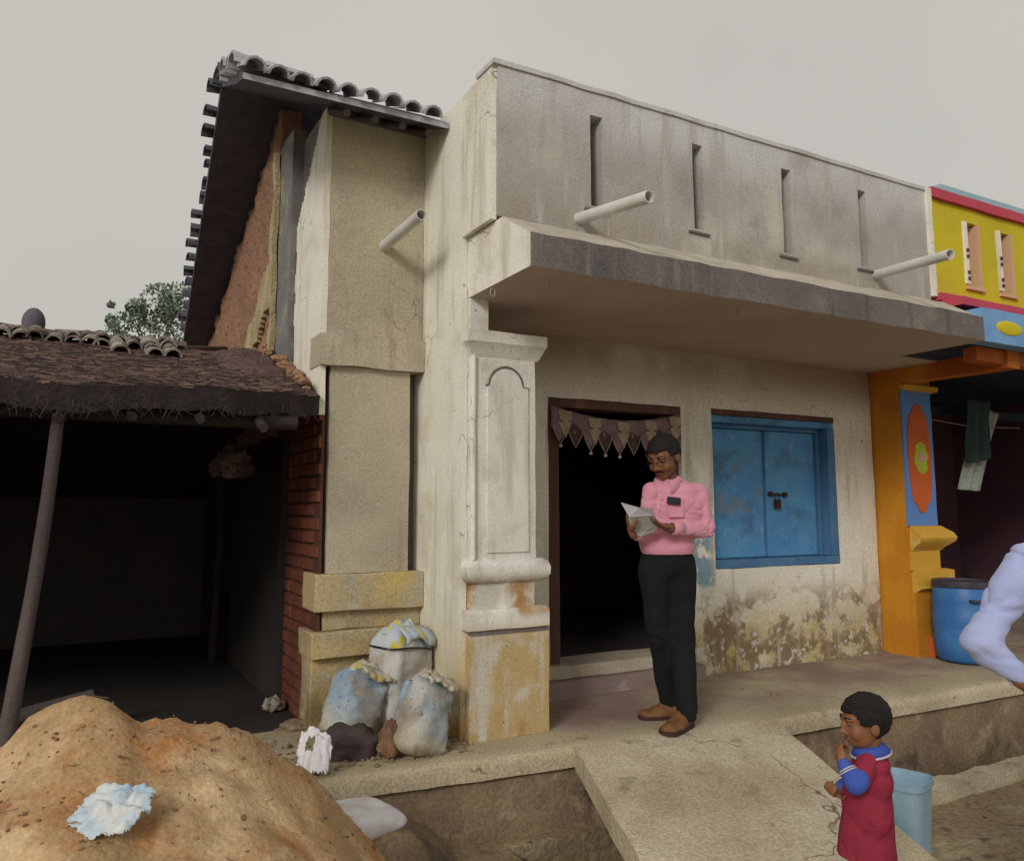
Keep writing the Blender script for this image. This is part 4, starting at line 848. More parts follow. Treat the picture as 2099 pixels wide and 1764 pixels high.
# ------------------------------------------------------------------ sacks and litter
def sack(name, base, top, w, d, yaw, mats, lab, grp=None, fold=True, seed=1, tie=False, cat='sack', bulge=1.0):
    base = Vector(base); top = Vector(top); R_ = empty(name, base, lab, cat, grp)
    ax = (top-base); Hh = ax.length; ax.normalize(); u = Vector((math.cos(yaw), math.sin(yaw), 0)); u = (u-ax*u.dot(ax)).normalized(); v = ax.cross(u)
    n, m_ = 40, 34; vs = []; fs = []
    for i in range(m_+1):
        t = i/m_
        pr_ = (1-(1-min(t/.16, 1))**2)**.5*.96+.04
        pr_ *= 1+.10*bulge*math.sin(math.pi*t)
        if t > .86: pr_ *= 1-.38*((t-.86)/.14)**1.5
        for j in range(n):
            a = 2*math.pi*j/n; c_, s2 = math.cos(a), math.sin(a); e_ = .72
            x = math.copysign(abs(c_)**e_, c_)*w*pr_; y = math.copysign(abs(s2)**e_, s2)*d*pr_
            p = base+ax*(Hh*t)+u*x+v*y
            f = noise.noise(Vector((c_*2, s2*2, t*3+seed)))*.026-.010*(1-abs(noise.noise(Vector((c_*3, s2*3, t*7+seed)))))**5+.008*noise.noise(Vector((c_*6, s2*6, t*12+seed)))+.006*math.sin(9*a+seed)*(t**3)
            p += (u*c_+v*s2)*f; vs.append(p)
    fs = [(i*n+j, i*n+(j+1) % n, (i+1)*n+(j+1) % n, (i+1)*n+j) for i in range(m_) for j in range(n)]+[tuple(range(n))[::-1], tuple(m_*n+j for j in range(n))]
    q = MB(); q.add(vs, fs)
    if tie: q.mi = [1 if f[0] >= int(m_*.80)*n else 0 for f in fs]
    b = q.build('body', [mats[0], mats[1]], R_, sm=80)
    if fold:                                            # crumpled mouth
        vs = []; fs = []; k = 48; rows = 6
        for i in range(rows):
            t = i/(rows-1)
            for j in range(k):
                a = 2*math.pi*j/k; c_, s2 = math.cos(a), math.sin(a)
                rr = .74-.50*math.sin(t*1.7)+.10*noise.noise(Vector((c_*4, s2*4, seed+t*2)))+.03*math.sin(7*a+seed)*t
                h = Hh*.965+.055*math.sin(t*2.2)+.035*noise.noise(Vector((c_*3, s2*3, seed+9)))*t+.006*math.sin(11*a)*t
                if t == 0: rr = .88; h = Hh*.93
                vs.append(base+ax*h+u*c_*w*rr+v*s2*d*rr)
        fs = [(i*k+j, i*k+(j+1) % k, (i+1)*k+(j+1) % k, (i+1)*k+j) for i in range(rows-1) for j in range(k)]+[tuple((rows-1)*k+j for j in range(k))]
        q = MB(); q.add(vs, fs); o = q.build('mouth', mats[1], R_, sm=50); o.modifiers.new('s', 'SOLIDIFY').thickness = .004
        # a flap hanging over the front
        vs = []; fs = []; side = -v if v.dot(CAM-base) < 0 else v
        for i in range(13):
            for j in range(7):
                x = (i/12-.5)*1.7; t = j/6
                p = base+ax*(Hh*(.965-.15*t*(1+.25*math.sin(i*.55+seed)+.10*noise.noise(Vector((i*.9, seed, 0)))))+.03)+u*x*w*(.95-.1*t)+side*(d*(.55+.62*min(1, t*1.6))+.012+.008*math.sin(i*2.1))
                vs.append(p)
        for i in range(12):
            for j in range(6): a = i*7+j; fs.append((a, a+7, a+8, a+1))
        q = MB(); q.add(vs, fs); o = q.build('folded_flap', mats[1], R_, sm=60); o.modifiers.new('s', 'SOLIDIFY').thickness = .004
    if tie:
        pts = []
        for j in range(25):
            a = 2*math.pi*j/24; pts.append(base+ax*(Hh*.80+.006*math.sin(a*3))+u*math.copysign(abs(math.cos(a))**.72, math.cos(a))*w*1.13+v*math.copysign(abs(math.sin(a))**.72, math.sin(a))*d*1.13)
        q = MB(); q.tube(pts, .006, 6); q.build('tie_string', M['black'], R_, sm=60)
    return R_
K = 4.75
sack('sack', (1.70, 4.36, 0), (1.765, 4.42, .56), .165, .12, .45, (M['sackwhite'], M['sackcap']), 'dusty white sack tied with dark string, standing highest behind the two blue ones', 'sacks propped against the house', seed=2, tie=True, bulge=1.6)
b0 = onZ(712, 1503, .0); sack('sack', (1.385, 4.27, 0), (1.53, 4.34, .355), .145, .11, .25, (M['sackblue'], M['sacktop']), 'faded blue and white sack leaning right, leftmost of the three at the wall', 'sacks propped against the house', seed=5)
sack('sack', (1.635, 3.90, 0), (1.745, 3.99, .355), .13, .10, .30, (M['sackblue'], M['sacktop']), 'blue sack with a folded pale mouth right beside the white pilaster', 'sacks propped against the house', seed=9)
def lump(name, c, r_, m, lab, cat, f=6, amp=.25, seed=0, nu=28, nv=18, flat=0):
    c = Vector(c); r_ = Vector(r_); vs = []; fs = []
    for i in range(nv+1):
        th_ = math.pi*i/nv
        for j in range(nu):
            ph = 2*math.pi*j/nu; d = Vector((math.sin(th_)*math.cos(ph), math.sin(th_)*math.sin(ph), math.cos(th_)))
            k = 1+amp*noise.noise(d*f*.35+Vector((seed, 0, 0)))+amp*.5*noise.noise(d*f+Vector((seed, 4, 0)))
            vs.append(c+Vector((d.x*r_.x, d.y*r_.y, max(d.z*r_.z, -r_.z*.6)))*k)
    fs = [(i*nu+j, (i+1)*nu+j, (i+1)*nu+(j+1) % nu, i*nu+(j+1) % nu) for i in range(nv) for j in range(nu)]
    q = MB(); q.add(vs, fs); return q.build(name, m, sm=50, label=lab, cat=cat, weld=True, origin=tuple(c))
lump('stone', onZ(806, 1552, .02)+Vector((0, .05, .06)), (.06, .05, .10), M['rock'], 'upright brown rough stone in front of the right-hand blue sack', 'stone', seed=3, amp=.45)
lump('earth_pile', onZ(730, 1555, 0)+Vector((0, .10, .02)), (.17, .13, .11), M['clod'], 'low pile of dark earth between the feet of the two blue sacks', 'earth pile', seed=5, amp=.4)
lump('stone', onZ(560, 1462, 0)+Vector((0, 0, .05)), (.055, .05, .05), M['tilelight'], 'small pale stone on the shed threshold behind the sand heap', 'stone', seed=8, amp=.4)
lump('stone', onZ(612, 1492, 0)+Vector((0, 0, .01)), (.12, .07, .04), M['plinth'], 'flat brown stone at the foot of the brick wall', 'stone', seed=9, amp=.3)
lump('bundle', (.95, 5.3, 1.50), (.12, .10, .11), M['straw'], 'brownish bundle hanging in the dark shed near the brick wall', 'bundle', seed=12, amp=.5)
# small rubble round the sacks
q = MB(); rnd = random.Random(4)
for i in range(420):
    x = rnd.uniform(1.0, 2.0); y = rnd.uniform(3.85, 4.5)+.0
    if rnd.random() < abs(y-3.98): continue
    r_ = rnd.uniform(.004, .016); q.ell((x, y, r_*.4), (r_, r_*rnd.uniform(.6, 1.3), r_*.7), nu=6, nv=4)
q.build('gravel', M['plinth'], kind='stuff', label='scattered earth crumbs round the sacks', cat='gravel')
q = MB()
for i in range(260):
    x = rnd.uniform(2.4, 8.0); y = rnd.uniform(1.2, 3.1); r_ = rnd.uniform(.004, .018)
    if x < 4.4 and y > 1.2: continue
    q.ell((x, y, -.415+gz(x, y)+r_*.3), (r_, r_*1.2, r_*.6), nu=6, nv=4)
q.build('street_gravel', M['plinth'], kind='stuff', label='loose gravel scattered on the trodden street', cat='gravel')
def crumple(name, c, w, h, m, lab, cat, up=.05, seed=0, tilt=0, hole=False, n=44):
    c = Vector(c); vs = []; fs = []; keep = {}
    for i in range(n+1):
        for j in range(n+1):
            u, v = i/n*2-1, j/n*2-1; r_ = (abs(u)**3+abs(v)**3)**(1/3); a = math.atan2(v, u)
            p = c+RGT*(u*w)+Vector((-RGT.y, RGT.x, 0)).cross(Vector((0, 0, 0)))
            f = Vector((FWD.x, FWD.y, 0)).normalized()
            p = c+RGT*(u*w)+f*(v*h*math.cos(tilt))+Vector((0, 0, 1))*(v*h*math.sin(tilt))
            q_ = Vector((u*2.2, v*2.2, seed)); z = up*(1-min(1, r_*r_))+up*1.0*abs(noise.noise(q_))+up*.4*abs(noise.noise(q_*2.3))+up*.10*noise.noise(q_*5)
            vs.append(p+Vector((0, 0, z)))
            keep[(i, j)] = r_ < .80+.22*noise.noise(Vector((math.cos(a)*1.6, math.sin(a)*1.6, seed+3)))+.07*noise.noise(Vector((math.cos(a)*6, math.sin(a)*6, seed)))
            if hole and math.hypot(u+.15, (v-.15)*.8) < .2: keep[(i, j)] = False
    for i in range(n):
        for j in range(n):
            if keep[(i, j)] and keep[(i+1, j)] and keep[(i, j+1)] and keep[(i+1, j+1)]: a = i*(n+1)+j; fs.append((a, a+n+1, a+n+2, a+1))
    q = MB(); q.add(vs, fs); o = q.build(name, m, sm=80, label=lab, cat=cat, origin=tuple(c)); o.modifiers.new('s', 'SOLIDIFY').thickness = .003; return o
c = at(225, 1676, 2.75)
while at(225, 1676, c.y and (c-CAM).dot(FWD)).z < sand_z(c.x, c.y)+.005 and (c-CAM).dot(FWD) > 1.5: c = at(225, 1676, (c-CAM).dot(FWD)-.02)
crumple('empty_sack', c, .135, .12, M['litterblue'], 'crumpled white and pale blue empty sack lying on the sand heap', 'empty sack', .035, 2, .35)
c = at(640, 1548, 3.75); crumple('plastic_bag', Vector((c.x, c.y, c.z-.03)), .095, .15, M['plastic'], 'torn white plastic bag between the sand heap and the sacks', 'plastic bag', .05, 6, 1.0, hole=True)
# white filled bag on the ground before the platform
wb = at(748, 1664, 3.62)
def pillow(name, c, rx, ry, rzz, m, lab, cat, yaw=0, seed=0):
    R_ = Matrix.Rotation(yaw, 3, 'Z'); vs = []; fs = []; n = 40
    for k in (1, -1):
        for i in range(n+1):
            for j in range(n+1):
                u, v = i/n*2-1, j/n*2-1; e_ = (max(0, 1-u**4)*max(0, 1-v**4))**.5
                tp = 1-.6*max(0, u); z = k*rzz*e_*tp+rzz*.18*noise.noise(Vector((u*2, v*2, seed+k)))*e_+.01*math.sin(u*9+seed)*(1-e_)
                vs.append(Vector(c)+R_ @ Vector((u*rx*(1-.10*v*v), v*ry*(1-.10*u*u)*tp, z)))
    q = (n+1)*(n+1)
    for i in range(n):
        for j in range(n):
            a = i*(n+1)+j; fs += [(a, a+n+1, a+n+2, a+1), (q+a, q+a+1, q+a+n+2, q+a+n+1)]
    for i in range(n): fs += [(i, i+1, q+i+1, q+i), (n*(n+1)+i, q+n*(n+1)+i, q+n*(n+1)+i+1, n*(n+1)+i+1), (i*(n+1), q+i*(n+1), q+(i+1)*(n+1), (i+1)*(n+1)), (i*(n+1)+n, (i+1)*(n+1)+n, q+(i+1)*(n+1)+n, q+i*(n+1)+n)]
    m_ = MB(); m_.add(vs, fs); return m_.build(name, m, sm=80, label=lab, cat=cat, weld=True, origin=tuple(c))
pillow('white_bag', (wb.x, wb.y, wb.z-.035), .19, .16, .075, M['plastic'], 'plump white plastic bag lying before the platform front beside the sand heap', 'bag', -YAW+.1, 3)
q = MB(); 
vs = []; fs = []
for i in range(25):
    for j in range(25):
        u, v = i/24*2-1, j/24*2-1; p = Vector((wb.x+u*.5, wb.y+v*.35, 0)); p.z = -.44+max(0, 1-u*u-v*v)*.30+.03*noise.noise(p*6); vs.append(p)
for i in range(24):
    for j in range(24): a = i*25+j; fs.append((a, a+25, a+26, a+1))
q.add(vs, fs); q.build('earth_bank', M['plinth'], sm=80, kind='structure')
# light blue tub beside the ramp (seen behind the child)
tc = at(1852, 1600, 3.9); tz = -.415
TB = empty('plastic_tub', (tc.x, tc.y, tz), 'light blue plastic tub standing on the earth behind the child', 'tub')
def superring(c, wx, wy, z, n=40, e_=.35, yaw=.3):
    o = []
    for j in range(n):
        a = 2*math.pi*j/n; x = math.copysign(abs(math.cos(a))**e_, math.cos(a))*wx; y = math.copysign(abs(math.sin(a))**e_, math.sin(a))*wy
        o.append(Vector((c.x+x*math.cos(yaw)-y*math.sin(yaw), c.y+x*math.sin(yaw)+y*math.cos(yaw), z)))
    return o
htop = tc.z+.02; vs = []; n = 40
for (k, z) in ((.80, tz+.0), (.82, tz+.01), (.97, htop-.03), (1.05, htop-.03), (1.06, htop), (1.0, htop+.0), (.93, htop-.04), (.78, tz+.03)): vs += superring(tc, .125*k, .11*k, z, e_=.5)
fs = [(i*n+j, i*n+(j+1) % n, (i+1)*n+(j+1) % n, (i+1)*n+j) for i in range(7) for j in range(n)]+[tuple(range(n))[::-1], tuple(7*n+j for j in range(n))]
q = MB(); q.add(vs, fs); q.build('body', M['tub'], TB, sm=40)

# ------------------------------------------------------------------ people
Z = Vector((0, 0, 1)); FH = Vector((FWD.x, FWD.y, 0)).normalized()
def head(mb, c, s, fwd, up, child=False):
    """adds skull and face shapes; returns frame"""
    fwd = fwd.normalized(); up = (up-fwd*up.dot(fwd)).normalized(); lf = up.cross(fwd)
    R_ = Matrix((lf, fwd, up)).transposed()
    P = lambda x, y, z: c+R_ @ Vector((x*s, y*s, z*s))
    def E(x, y, z, a, b, d): mb.ell(P(x, y, z), (a*s, b*s, d*s), R_, 18, 12)
    E(0, -.012, .03, .078, .098, .088); E(0, .02, -.02, .066, .075, .085)
    E(0, .045, -.07 if not child else -.06, .042, .040, .036)                      # jaw/chin
    E(0, .062, -.088 if not child else -.078, .020, .020, .016)
    for k in (-1, 1):
        E(k*.036, .055, -.028, .028, .030, .028 if not child else .034)             # cheeks
        E(k*.030, .078, .030, .024, .016, .010)                                     # brow
        E(k*.080, -.008, -.008, .010, .022, .032)                                   # ears
        E(k*.013, .092, -.030, .010, .012, .009)                                    # nostril wings
    E(0, .094, -.006, .011, .014, .028); E(0, .106, -.024, .012, .013, .011)        # nose
    E(0, .080, -.052, .026, .014, .008); E(0, .078, -.064, .022, .014, .008)        # lips
    return P, R_, lf
def face_bits(par, P, R_, s, look=0, skin=None, moustache=False, brows=True):
    for k in (-1, 1):
        q = MB(); q.ell(P(k*.031, .073, .010), (.0135*s, .012*s, .009*s), R_); q.build('eye', M['eye'], par, sm=60)
        q = MB(); q.ell(P(k*.031+look, .083, .008), (.006*s, .004*s, .0065*s), R_); q.build('iris', M['iris'], par, sm=60)
        q = MB(); q.cap(P(k*.031-.011, .083, .0145), .0062*s, P(k*.031+.011, .083, .0145), .0062*s, 8); q.build('eyelid', skin or M['skin'], par, sm=60)
        if brows: q = MB(); q.cap(P(k*.018, .092, .034), .005*s, P(k*.048, .080, .036), .004*s, 8); q.build('eyebrow', M['hair'], par, sm=60)
    q = MB(); q.ell(P(0, .088, -.058), (.021*s, .008*s, .0065*s), R_); q.build('lips', M['lips'], par, sm=60)
    if moustache:
        q = MB(); q.cap(P(0, .096, -.043), .007*s, P(.028, .084, -.049), .004*s, 8); q.cap(P(0, .096, -.043), .007*s, P(-.028, .084, -.049), .004*s, 8); q.build('moustache', M['hair'], par, sm=60)
def hair(par, P, s, line, vol=1.06, seed=0, nu=72, nv=44):
    """scalp shell kept where line(x,y,z) says so, in head units"""
    vs = []; fs = []; keep = []
    for i in range(nv+1):
        th_ = math.pi*i/nv
        for j in range(nu):
            ph = 2*math.pi*j/nu; d = Vector((math.sin(th_)*math.cos(ph), math.sin(th_)*math.sin(ph), math.cos(th_)))
            k = vol+.05*noise.noise(d*5+Vector((seed, 0, 0)))+.035*noise.noise(d*14)
            x, y, z = d.x*.080*k, -.012+d.y*.100*k, .03+d.z*.091*k*(1.02)
            vs.append(P(x, y, z)); keep.append(line(x, y, z)+.006*noise.noise(d*16))
    for i in range(nv):
        for j in range(nu):
            a = (i*nu+j, (i+1)*nu+j, (i+1)*nu+(j+1) % nu, i*nu+(j+1) % nu)
            if sum(keep[t] for t in a) > 0: fs.append(a)
    q = MB(); q.add(vs, fs); o = q.build('hair', M['hair'], par, sm=180); mo = o.modifiers.new('s', 'SOLIDIFY'); mo.thickness = .014*s; mo.offset = -1; return o
def hand(mb, wrist, palm_dir, palm_n, thumb_side, s=1.0, curl=.5, spread=.12, curls=None):
    """palm plus five bent fingers; palm_n = direction the palm faces"""
    d = palm_dir.normalized(); n_ = (palm_n-d*palm_n.dot(d)).normalized(); w_ = d.cross(n_)*thumb_side
    pc_ = wrist+d*.045*s
    R_ = Matrix((w_, d, n_)).transposed()
    mb.ell(pc_, (.040*s, .052*s, .017*s), R_, 14, 10); mb.cap(wrist-d*.02*s, .024*s, wrist+d*.02*s, .026*s)
    for i, (off, L_) in enumerate(((.030, .070), (.010, .078), (-.011, .072), (-.030, .056))):
        c_ = (curls[i] if curls else curl); p = wrist+d*.085*s+w_*off*s; a = (off/.03)*spread
        dd = (d*math.cos(a)+w_*math.sin(a)).normalized(); r_ = .0088*s
        mb.cap(wrist+d*.05*s+w_*off*.8*s, r_*1.1, p, r_*1.05, 10)
        for k, fr_ in enumerate((.45, .32, .23)):
            ang = c_*(.6+k*.5); dv = (dd*math.cos(ang)+n_*math.sin(ang)).normalized(); q_ = p+dv*L_*fr_*s
            mb.cap(p, r_*(1-.08*k), q_, r_*(.94-.08*k), 10); p = q_
    p = wrist+d*.025*s+w_*.032*s
    for k, (L_, r_) in enumerate(((.040, .0115), (.030, .010), (.024, .009))):
        dv = (d*(.55+.2*k)+w_*(.75-.25*k)+n_*(.25+.25*k*curl)).normalized(); q_ = p+dv*L_*s; mb.cap(p, r_*s, q_, r_*.93*s, 10); p = q_
def shoe(par, heel, toe, s=1.0, m=None, side=None):
    heel = Vector(heel); toe = Vector(toe); d = (toe-heel).normalized(); L_ = (toe-heel).length
    w_ = Vector((-d.y, d.x, 0)); n = 26; k = 13
    def wid(t): return (.036+.013*math.sin(min(1, t*1.15)*math.pi*.75)-.0*(t))*(1 if t < .82 else math.sqrt(max(.03, 1-((t-.82)/.185)**2)))*(1 if t > .06 else .75)*s
    def hgt(t): return (.085-.015*t*2 if t < .3 else .076-.05*min(1, (t-.3)/.5) if t < .8 else .026+.004)*s*(1 if t < .93 else .7)
    vs = []; fs = []
    for i in range(n+1):
        t = i/n
        for j in range(k):
            a = math.pi*j/(k-1); vs.append(heel+d*(L_*t)+w_*(math.cos(a)*wid(t)*(1.02-.12*math.sin(a)))+Z*(.018*s+(math.sin(a)**.8)*hgt(t)*1.0))
    for i in range(n):
        for j in range(k-1): a = i*k+j; fs.append((a, a+k, a+k+1, a+1))
        fs.append((i*k, i*k+k-1, (i+1)*k+k-1, (i+1)*k))
    fs += [tuple(range(k)), tuple(n*k+j for j in range(k))[::-1]]
    q = MB(); q.add(vs, fs); q.build('shoe', m or M['shoe'], par, sm=60)
    vs = []; fs = []
    for z in (0.001, .020*s):
        for i in range(n+1): t = i/n; vs.append(heel+d*(L_*(t*1.03-.015))+w_*wid(t)*1.12+Z*z)
        for i in range(n, -1, -1): t = i/n; vs.append(heel+d*(L_*(t*1.03-.015))-w_*wid(t)*1.12+Z*z)
    m2 = 2*(n+1); fs = [tuple(range(m2))[::-1], tuple(m2+i for i in range(m2))]+[(i, (i+1) % m2, m2+(i+1) % m2, m2+i) for i in range(m2)]
    q = MB(); q.add(vs, fs); q.build('sole', M['sole'], par)
    return d

# ---- the man reading papers at the top of the ramp
KM = 4.83
J = lambda x, y, dz=0: at(x, y, KM-dz)          # dz = metres towards the camera
footR = onZ(1372, 1470, 0); footL = onZ(1410, 1492, 0)
MAN = empty('person', onZ(1385, 1485, 0), 'person in pink shirt and black trousers standing at the ramp top reading a booklet', 'person')
# joints
neck = J(1372, 985, 0); chest = J(1385, 1040, 0); pelvis = J(1368, 1140, 0)
shR = J(1336, 1006, .02); shL = J(1432, 1004, .0); elR = J(1322, 1098, .06); elL = J(1450, 1087, .03)
wrR = J(1296, 1090, .19); wrL = J(1372, 1082, .20)
hipR = J(1341, 1165, .02); hipL = J(1394, 1165, .0); knR = J(1352, 1300, .06); knL = J(1398, 1310, .08)
anR = Vector((footR.x, footR.y, .09)); anL = Vector((footL.x, footL.y, .09))
hc = J(1361, 938, .03)
hf = (-RGT*.62-FH*.72-Z*.42); hu = Z*1.0-RGT*.20-FH*.22
HS = 1.10
mb = MB(); P, R_, lf = head(mb, hc, HS, hf, hu)
mb.cap(hc-Z*.05+FH*.02, .055, neck-Z*.02+FH*.02, .058); mb.cap(neck+FH*.01, .062, chest, .085); mb.cap(chest, .085, pelvis, .08)
mb.cap(shR-Z*.02, .032, elR, .032); mb.cap(elR, .034, wrR, .025); mb.cap(shL-Z*.02, .030, elL, .032); mb.cap(elL, .034, wrL, .026)
for h_, k_, a_ in ((hipR, knR, anR), (hipL, knL, anL)): mb.cap(h_, .078, k_, .052); mb.cap(k_, .050, a_, .035); mb.cap(a_, .035, a_-Z*.04+(-RGT*.6-FH*.5)*.05, .03)
hand(mb, wrL, (J(1342, 1072, .24)-wrL), (-FH*.2-RGT*.3+Z*.9)*1, 1, 1.0, .35, .10)
hand(mb, wrR, (J(1287, 1062, .20)-wrR), (RGT*.8+FH*.1-Z*.1), -1, .95, .75, .08)
remesh(mb, 'body', .0052, M['skin'], MAN, it=2)
face_bits(MAN, P, R_, HS, 0, moustache=True)
hair(MAN, P, HS, lambda x, y, z: (z-.062) if y > .045 else (z-.025+.25*(y)*0 if y > .0 else z+.045+.9*y*.0 if y > -.03 else z+.055), 1.08, 1)
gl = MB()
for k in (-1, 1):
    gl.tube([P(k*.031+.021*math.cos(t), .101-.25*abs(k*.031+.021*math.cos(t))**1.0*.35, .006+.015*math.sin(t)) for t in [math.pi*i/8 for i in range(17)]], .0014, 6)
    gl.tube([P(k*.052, .094, .010), P(k*.083, .03, .010), P(k*.086, -.01, .004)], .0014, 6)
gl.tube([P(-.011, .100, .010), P(0, .108, .012), P(.011, .100, .010)], .0014, 6)
gl.build('spectacles', M['black'], MAN, sm=60)
# shirt
mb = MB(); fl = RGT
def EL(c, a, b, d): mb.ell(c, (a, b, d), Matrix((RGT, FH, Z)).transposed(), 24, 16)
EL(J(1385, 1040, 0), .182, .122, .17); EL(J(1374, 1080, 0), .162, .125, .15); EL(J(1368, 1118, 0), .168, .130, .11); mb.cap(J(1338, 1130, 0), .070, J(1398, 1130, 0), .070); EL(J(1384, 1010, 0), .165, .098, .078)
mb.cap(J(1345, 1006, .01), .056, J(1424, 1008, 0), .054)
mb.cap(J(1366, 984, .01), .062, J(1378, 996, .0), .078)
mb.cap(shR, .058, elR, .050); mb.cap(elR, .053, wrR.lerp(elR, .30), .043)
mb.cap(shL+Z*-.01, .058, elL, .053); mb.cap(elL, .053, wrL.lerp(elL, .22), .041)
mb.cap(J(1335, 1128, 0), .055, J(1402, 1128, 0), .058)
shirt = remesh(mb, 'shirt', .008, M['shirt'], MAN, wrinkle=.022, wf=10, wdir=(1.1, 1.1, 1.8), it=10, wfun=lambda p: .35+.9*max(0, 1-(p-elL).length/.17)+.5*max(0, 1-(p-shL.lerp(elL, .3)-Vector((-.04, -.04, 0))).length/.12)+.5*max(0, 1-abs(p.z-elL.z+.06)/.08))
# cut the shirt flat at the hem and open it at the neck
bm = bmesh.new(); bm.from_mesh(shirt.data); off = root_loc(MAN)
hemz = J(1368, 1134, 0).z-off.z
bmesh.ops.bisect_plane(bm, geom=bm.verts[:]+bm.edges[:]+bm.faces[:], plane_co=Vector((0, 0, hemz)), plane_no=Vector((0, 0, 1)), clear_inner=True)
nl = neck-off; nax = (hc-neck).normalized()
dl = [v for v in bm.verts if ((v.co-nl)-nax*(v.co-nl).dot(nax)).length < .060 and (v.co-nl).dot(nax) > -.02]
bmesh.ops.delete(bm, geom=dl, context='VERTS')
bm.to_mesh(shirt.data); bm.free(); smooth(shirt.data, 180)
# collar: two leaning leaves round the neck
q = MB(); vs = []; fs = []; n = 30
cc = J(1368, 984, .0); 
for i in range(n+1):
    a = math.radians(-150+300*i/n)+math.pi     # opening towards the front
    fr = (-FH*.85-RGT*.5).normalized(); sd = Z.cross(fr)
    dirv = fr*math.cos(a+math.pi)*-1+sd*math.sin(a)
    dirv = (-fr*math.cos(math.radians(-150+300*i/n))+sd*math.sin(math.radians(-150+300*i/n)))
    front = max(0, dirv.dot(fr))
    base = cc+Vector((dirv.x*.078, dirv.y*.078, -.012-.035*front)); topp = cc+Vector((dirv.x*.066, dirv.y*.066, .026-.035*front)); lo = cc+Vector((dirv.x*.095, dirv.y*.095, -.018-.075*front))
    vs += [base, topp, topp+dirv*.006, lo]
for i in range(n):
    for j in range(3): a = i*4+j; fs.append((a, a+4, a+5, a+1))
q.add(vs, fs); o = q.build('collar', M['shirt'], MAN, sm=60); o.modifiers.new('s', 'SOLIDIFY').thickness = .003
q = MB(); a = wrL.lerp(elL, .05); b = wrL.lerp(elL, .30); q.tube([a, b], [.036, .041], 20, cap=False); o = q.build('cuff', M['shirt'], MAN, sm=60); o.modifiers.new('s', 'SOLIDIFY').thickness = .004
q = MB(); pk = J(1386, 1039, .124); q.box(-.045, .045, -.004, .004, -.06, .05, M4=Matrix.Translation(pk) @ Matrix.Rotation(-YAW+.0, 4, 'Z')); q.build('pocket', M['shirt'], MAN, bevel=.004)
for i in range(4):
    q = MB(); q.ell(J(1352-i*3, 1015+i*24, .128), .006); q.build('button', M['plastic'], MAN, sm=60)
# trousers
mb = MB()
EL(J(1368, 1150, 0), .165, .124, .13)
mb.cap(J(1344, 1140, 0), .085, J(1392, 1140, 0), .085)
mb.cap(hipR, .098, knR, .076); mb.cap(knR, .076, Vector((anR.x, anR.y, .10)), .060); mb.cap(hipL, .100, knL, .078); mb.cap(knL, .078, Vector((anL.x, anL.y, .08)), .062)
tr = remesh(mb, 'trousers', .010, M['trouser'], MAN, wrinkle=.012, wf=8, wdir=(1, 1, 1.2), it=6)
bm = bmesh.new(); bm.from_mesh(tr.data)
bmesh.ops.bisect_plane(bm, geom=bm.verts[:]+bm.edges[:]+bm.faces[:], plane_co=Vector((0, 0, .045-off.z)), plane_no=Vector((0, 0, 1)), clear_inner=True)
bmesh.ops.bisect_plane(bm, geom=bm.verts[:]+bm.edges[:]+bm.faces[:], plane_co=Vector((0, 0, hemz+.035)), plane_no=Vector((0, 0, 1)), clear_outer=True)
bm.to_mesh(tr.data); bm.free(); smooth(tr.data, 180)
shoe(MAN, footR+RGT*.055+FH*.0, footR-RGT*.185-FH*.03, 1.12)
shoe(MAN, footL+RGT*.02+FH*.07, footL-RGT*.16-FH*.15, 1.12)
# booklet in his hands, phone in his pocket
BK = empty('booklet', J(1320, 1075, .26), 'open white booklet with printed pages held in both hands of the reading man', 'booklet')
def leaf(name, pts, m, par=BK, th_=.004):
    q = MB(); vs = [Vector(p) for p in pts]; nrm = (vs[1]-vs[0]).cross(vs[2]-vs[0]).normalized()*th_; n = len(vs)
    q.add(vs+[v+nrm for v in vs], [tuple(range(n)), tuple(range(2*n-1, n-1, -1))]+[(i, (i+1) % n, n+(i+1) % n, n+i) for i in range(n)]); return q.build(name, m, par)
leaf('page', [J(1273, 1030, .30), J(1310, 1040, .31), J(1339, 1043, .31), J(1341, 1056, .27), J(1290, 1060, .27)], M['paper'])
leaf('page', [J(1290, 1060.5, .265), J(1341, 1056.5, .265), J(1352, 1070, .24), J(1343, 1088, .20), J(1317, 1096, .20), J(1301, 1088, .21)], M['paperprint'])
leaf('page', [J(1288, 1062, .250), J(1338, 1060, .25), J(1350, 1074, .225), J(1340, 1091, .19), J(1314, 1099, .19), J(1299, 1091, .20)], M['paper'])
q = MB(); q.box(-.040, .040, -.005, .005, -.022, .022, M4=Matrix.Translation(J(1381, 1026, .138)) @ Matrix.Rotation(-YAW, 4, 'Z') @ Matrix.Rotation(.12, 4, 'Y'))
q.build('phone', M['black'], bevel=.004, label='black phone sticking out of the breast pocket of the pink shirt', cat='phone')

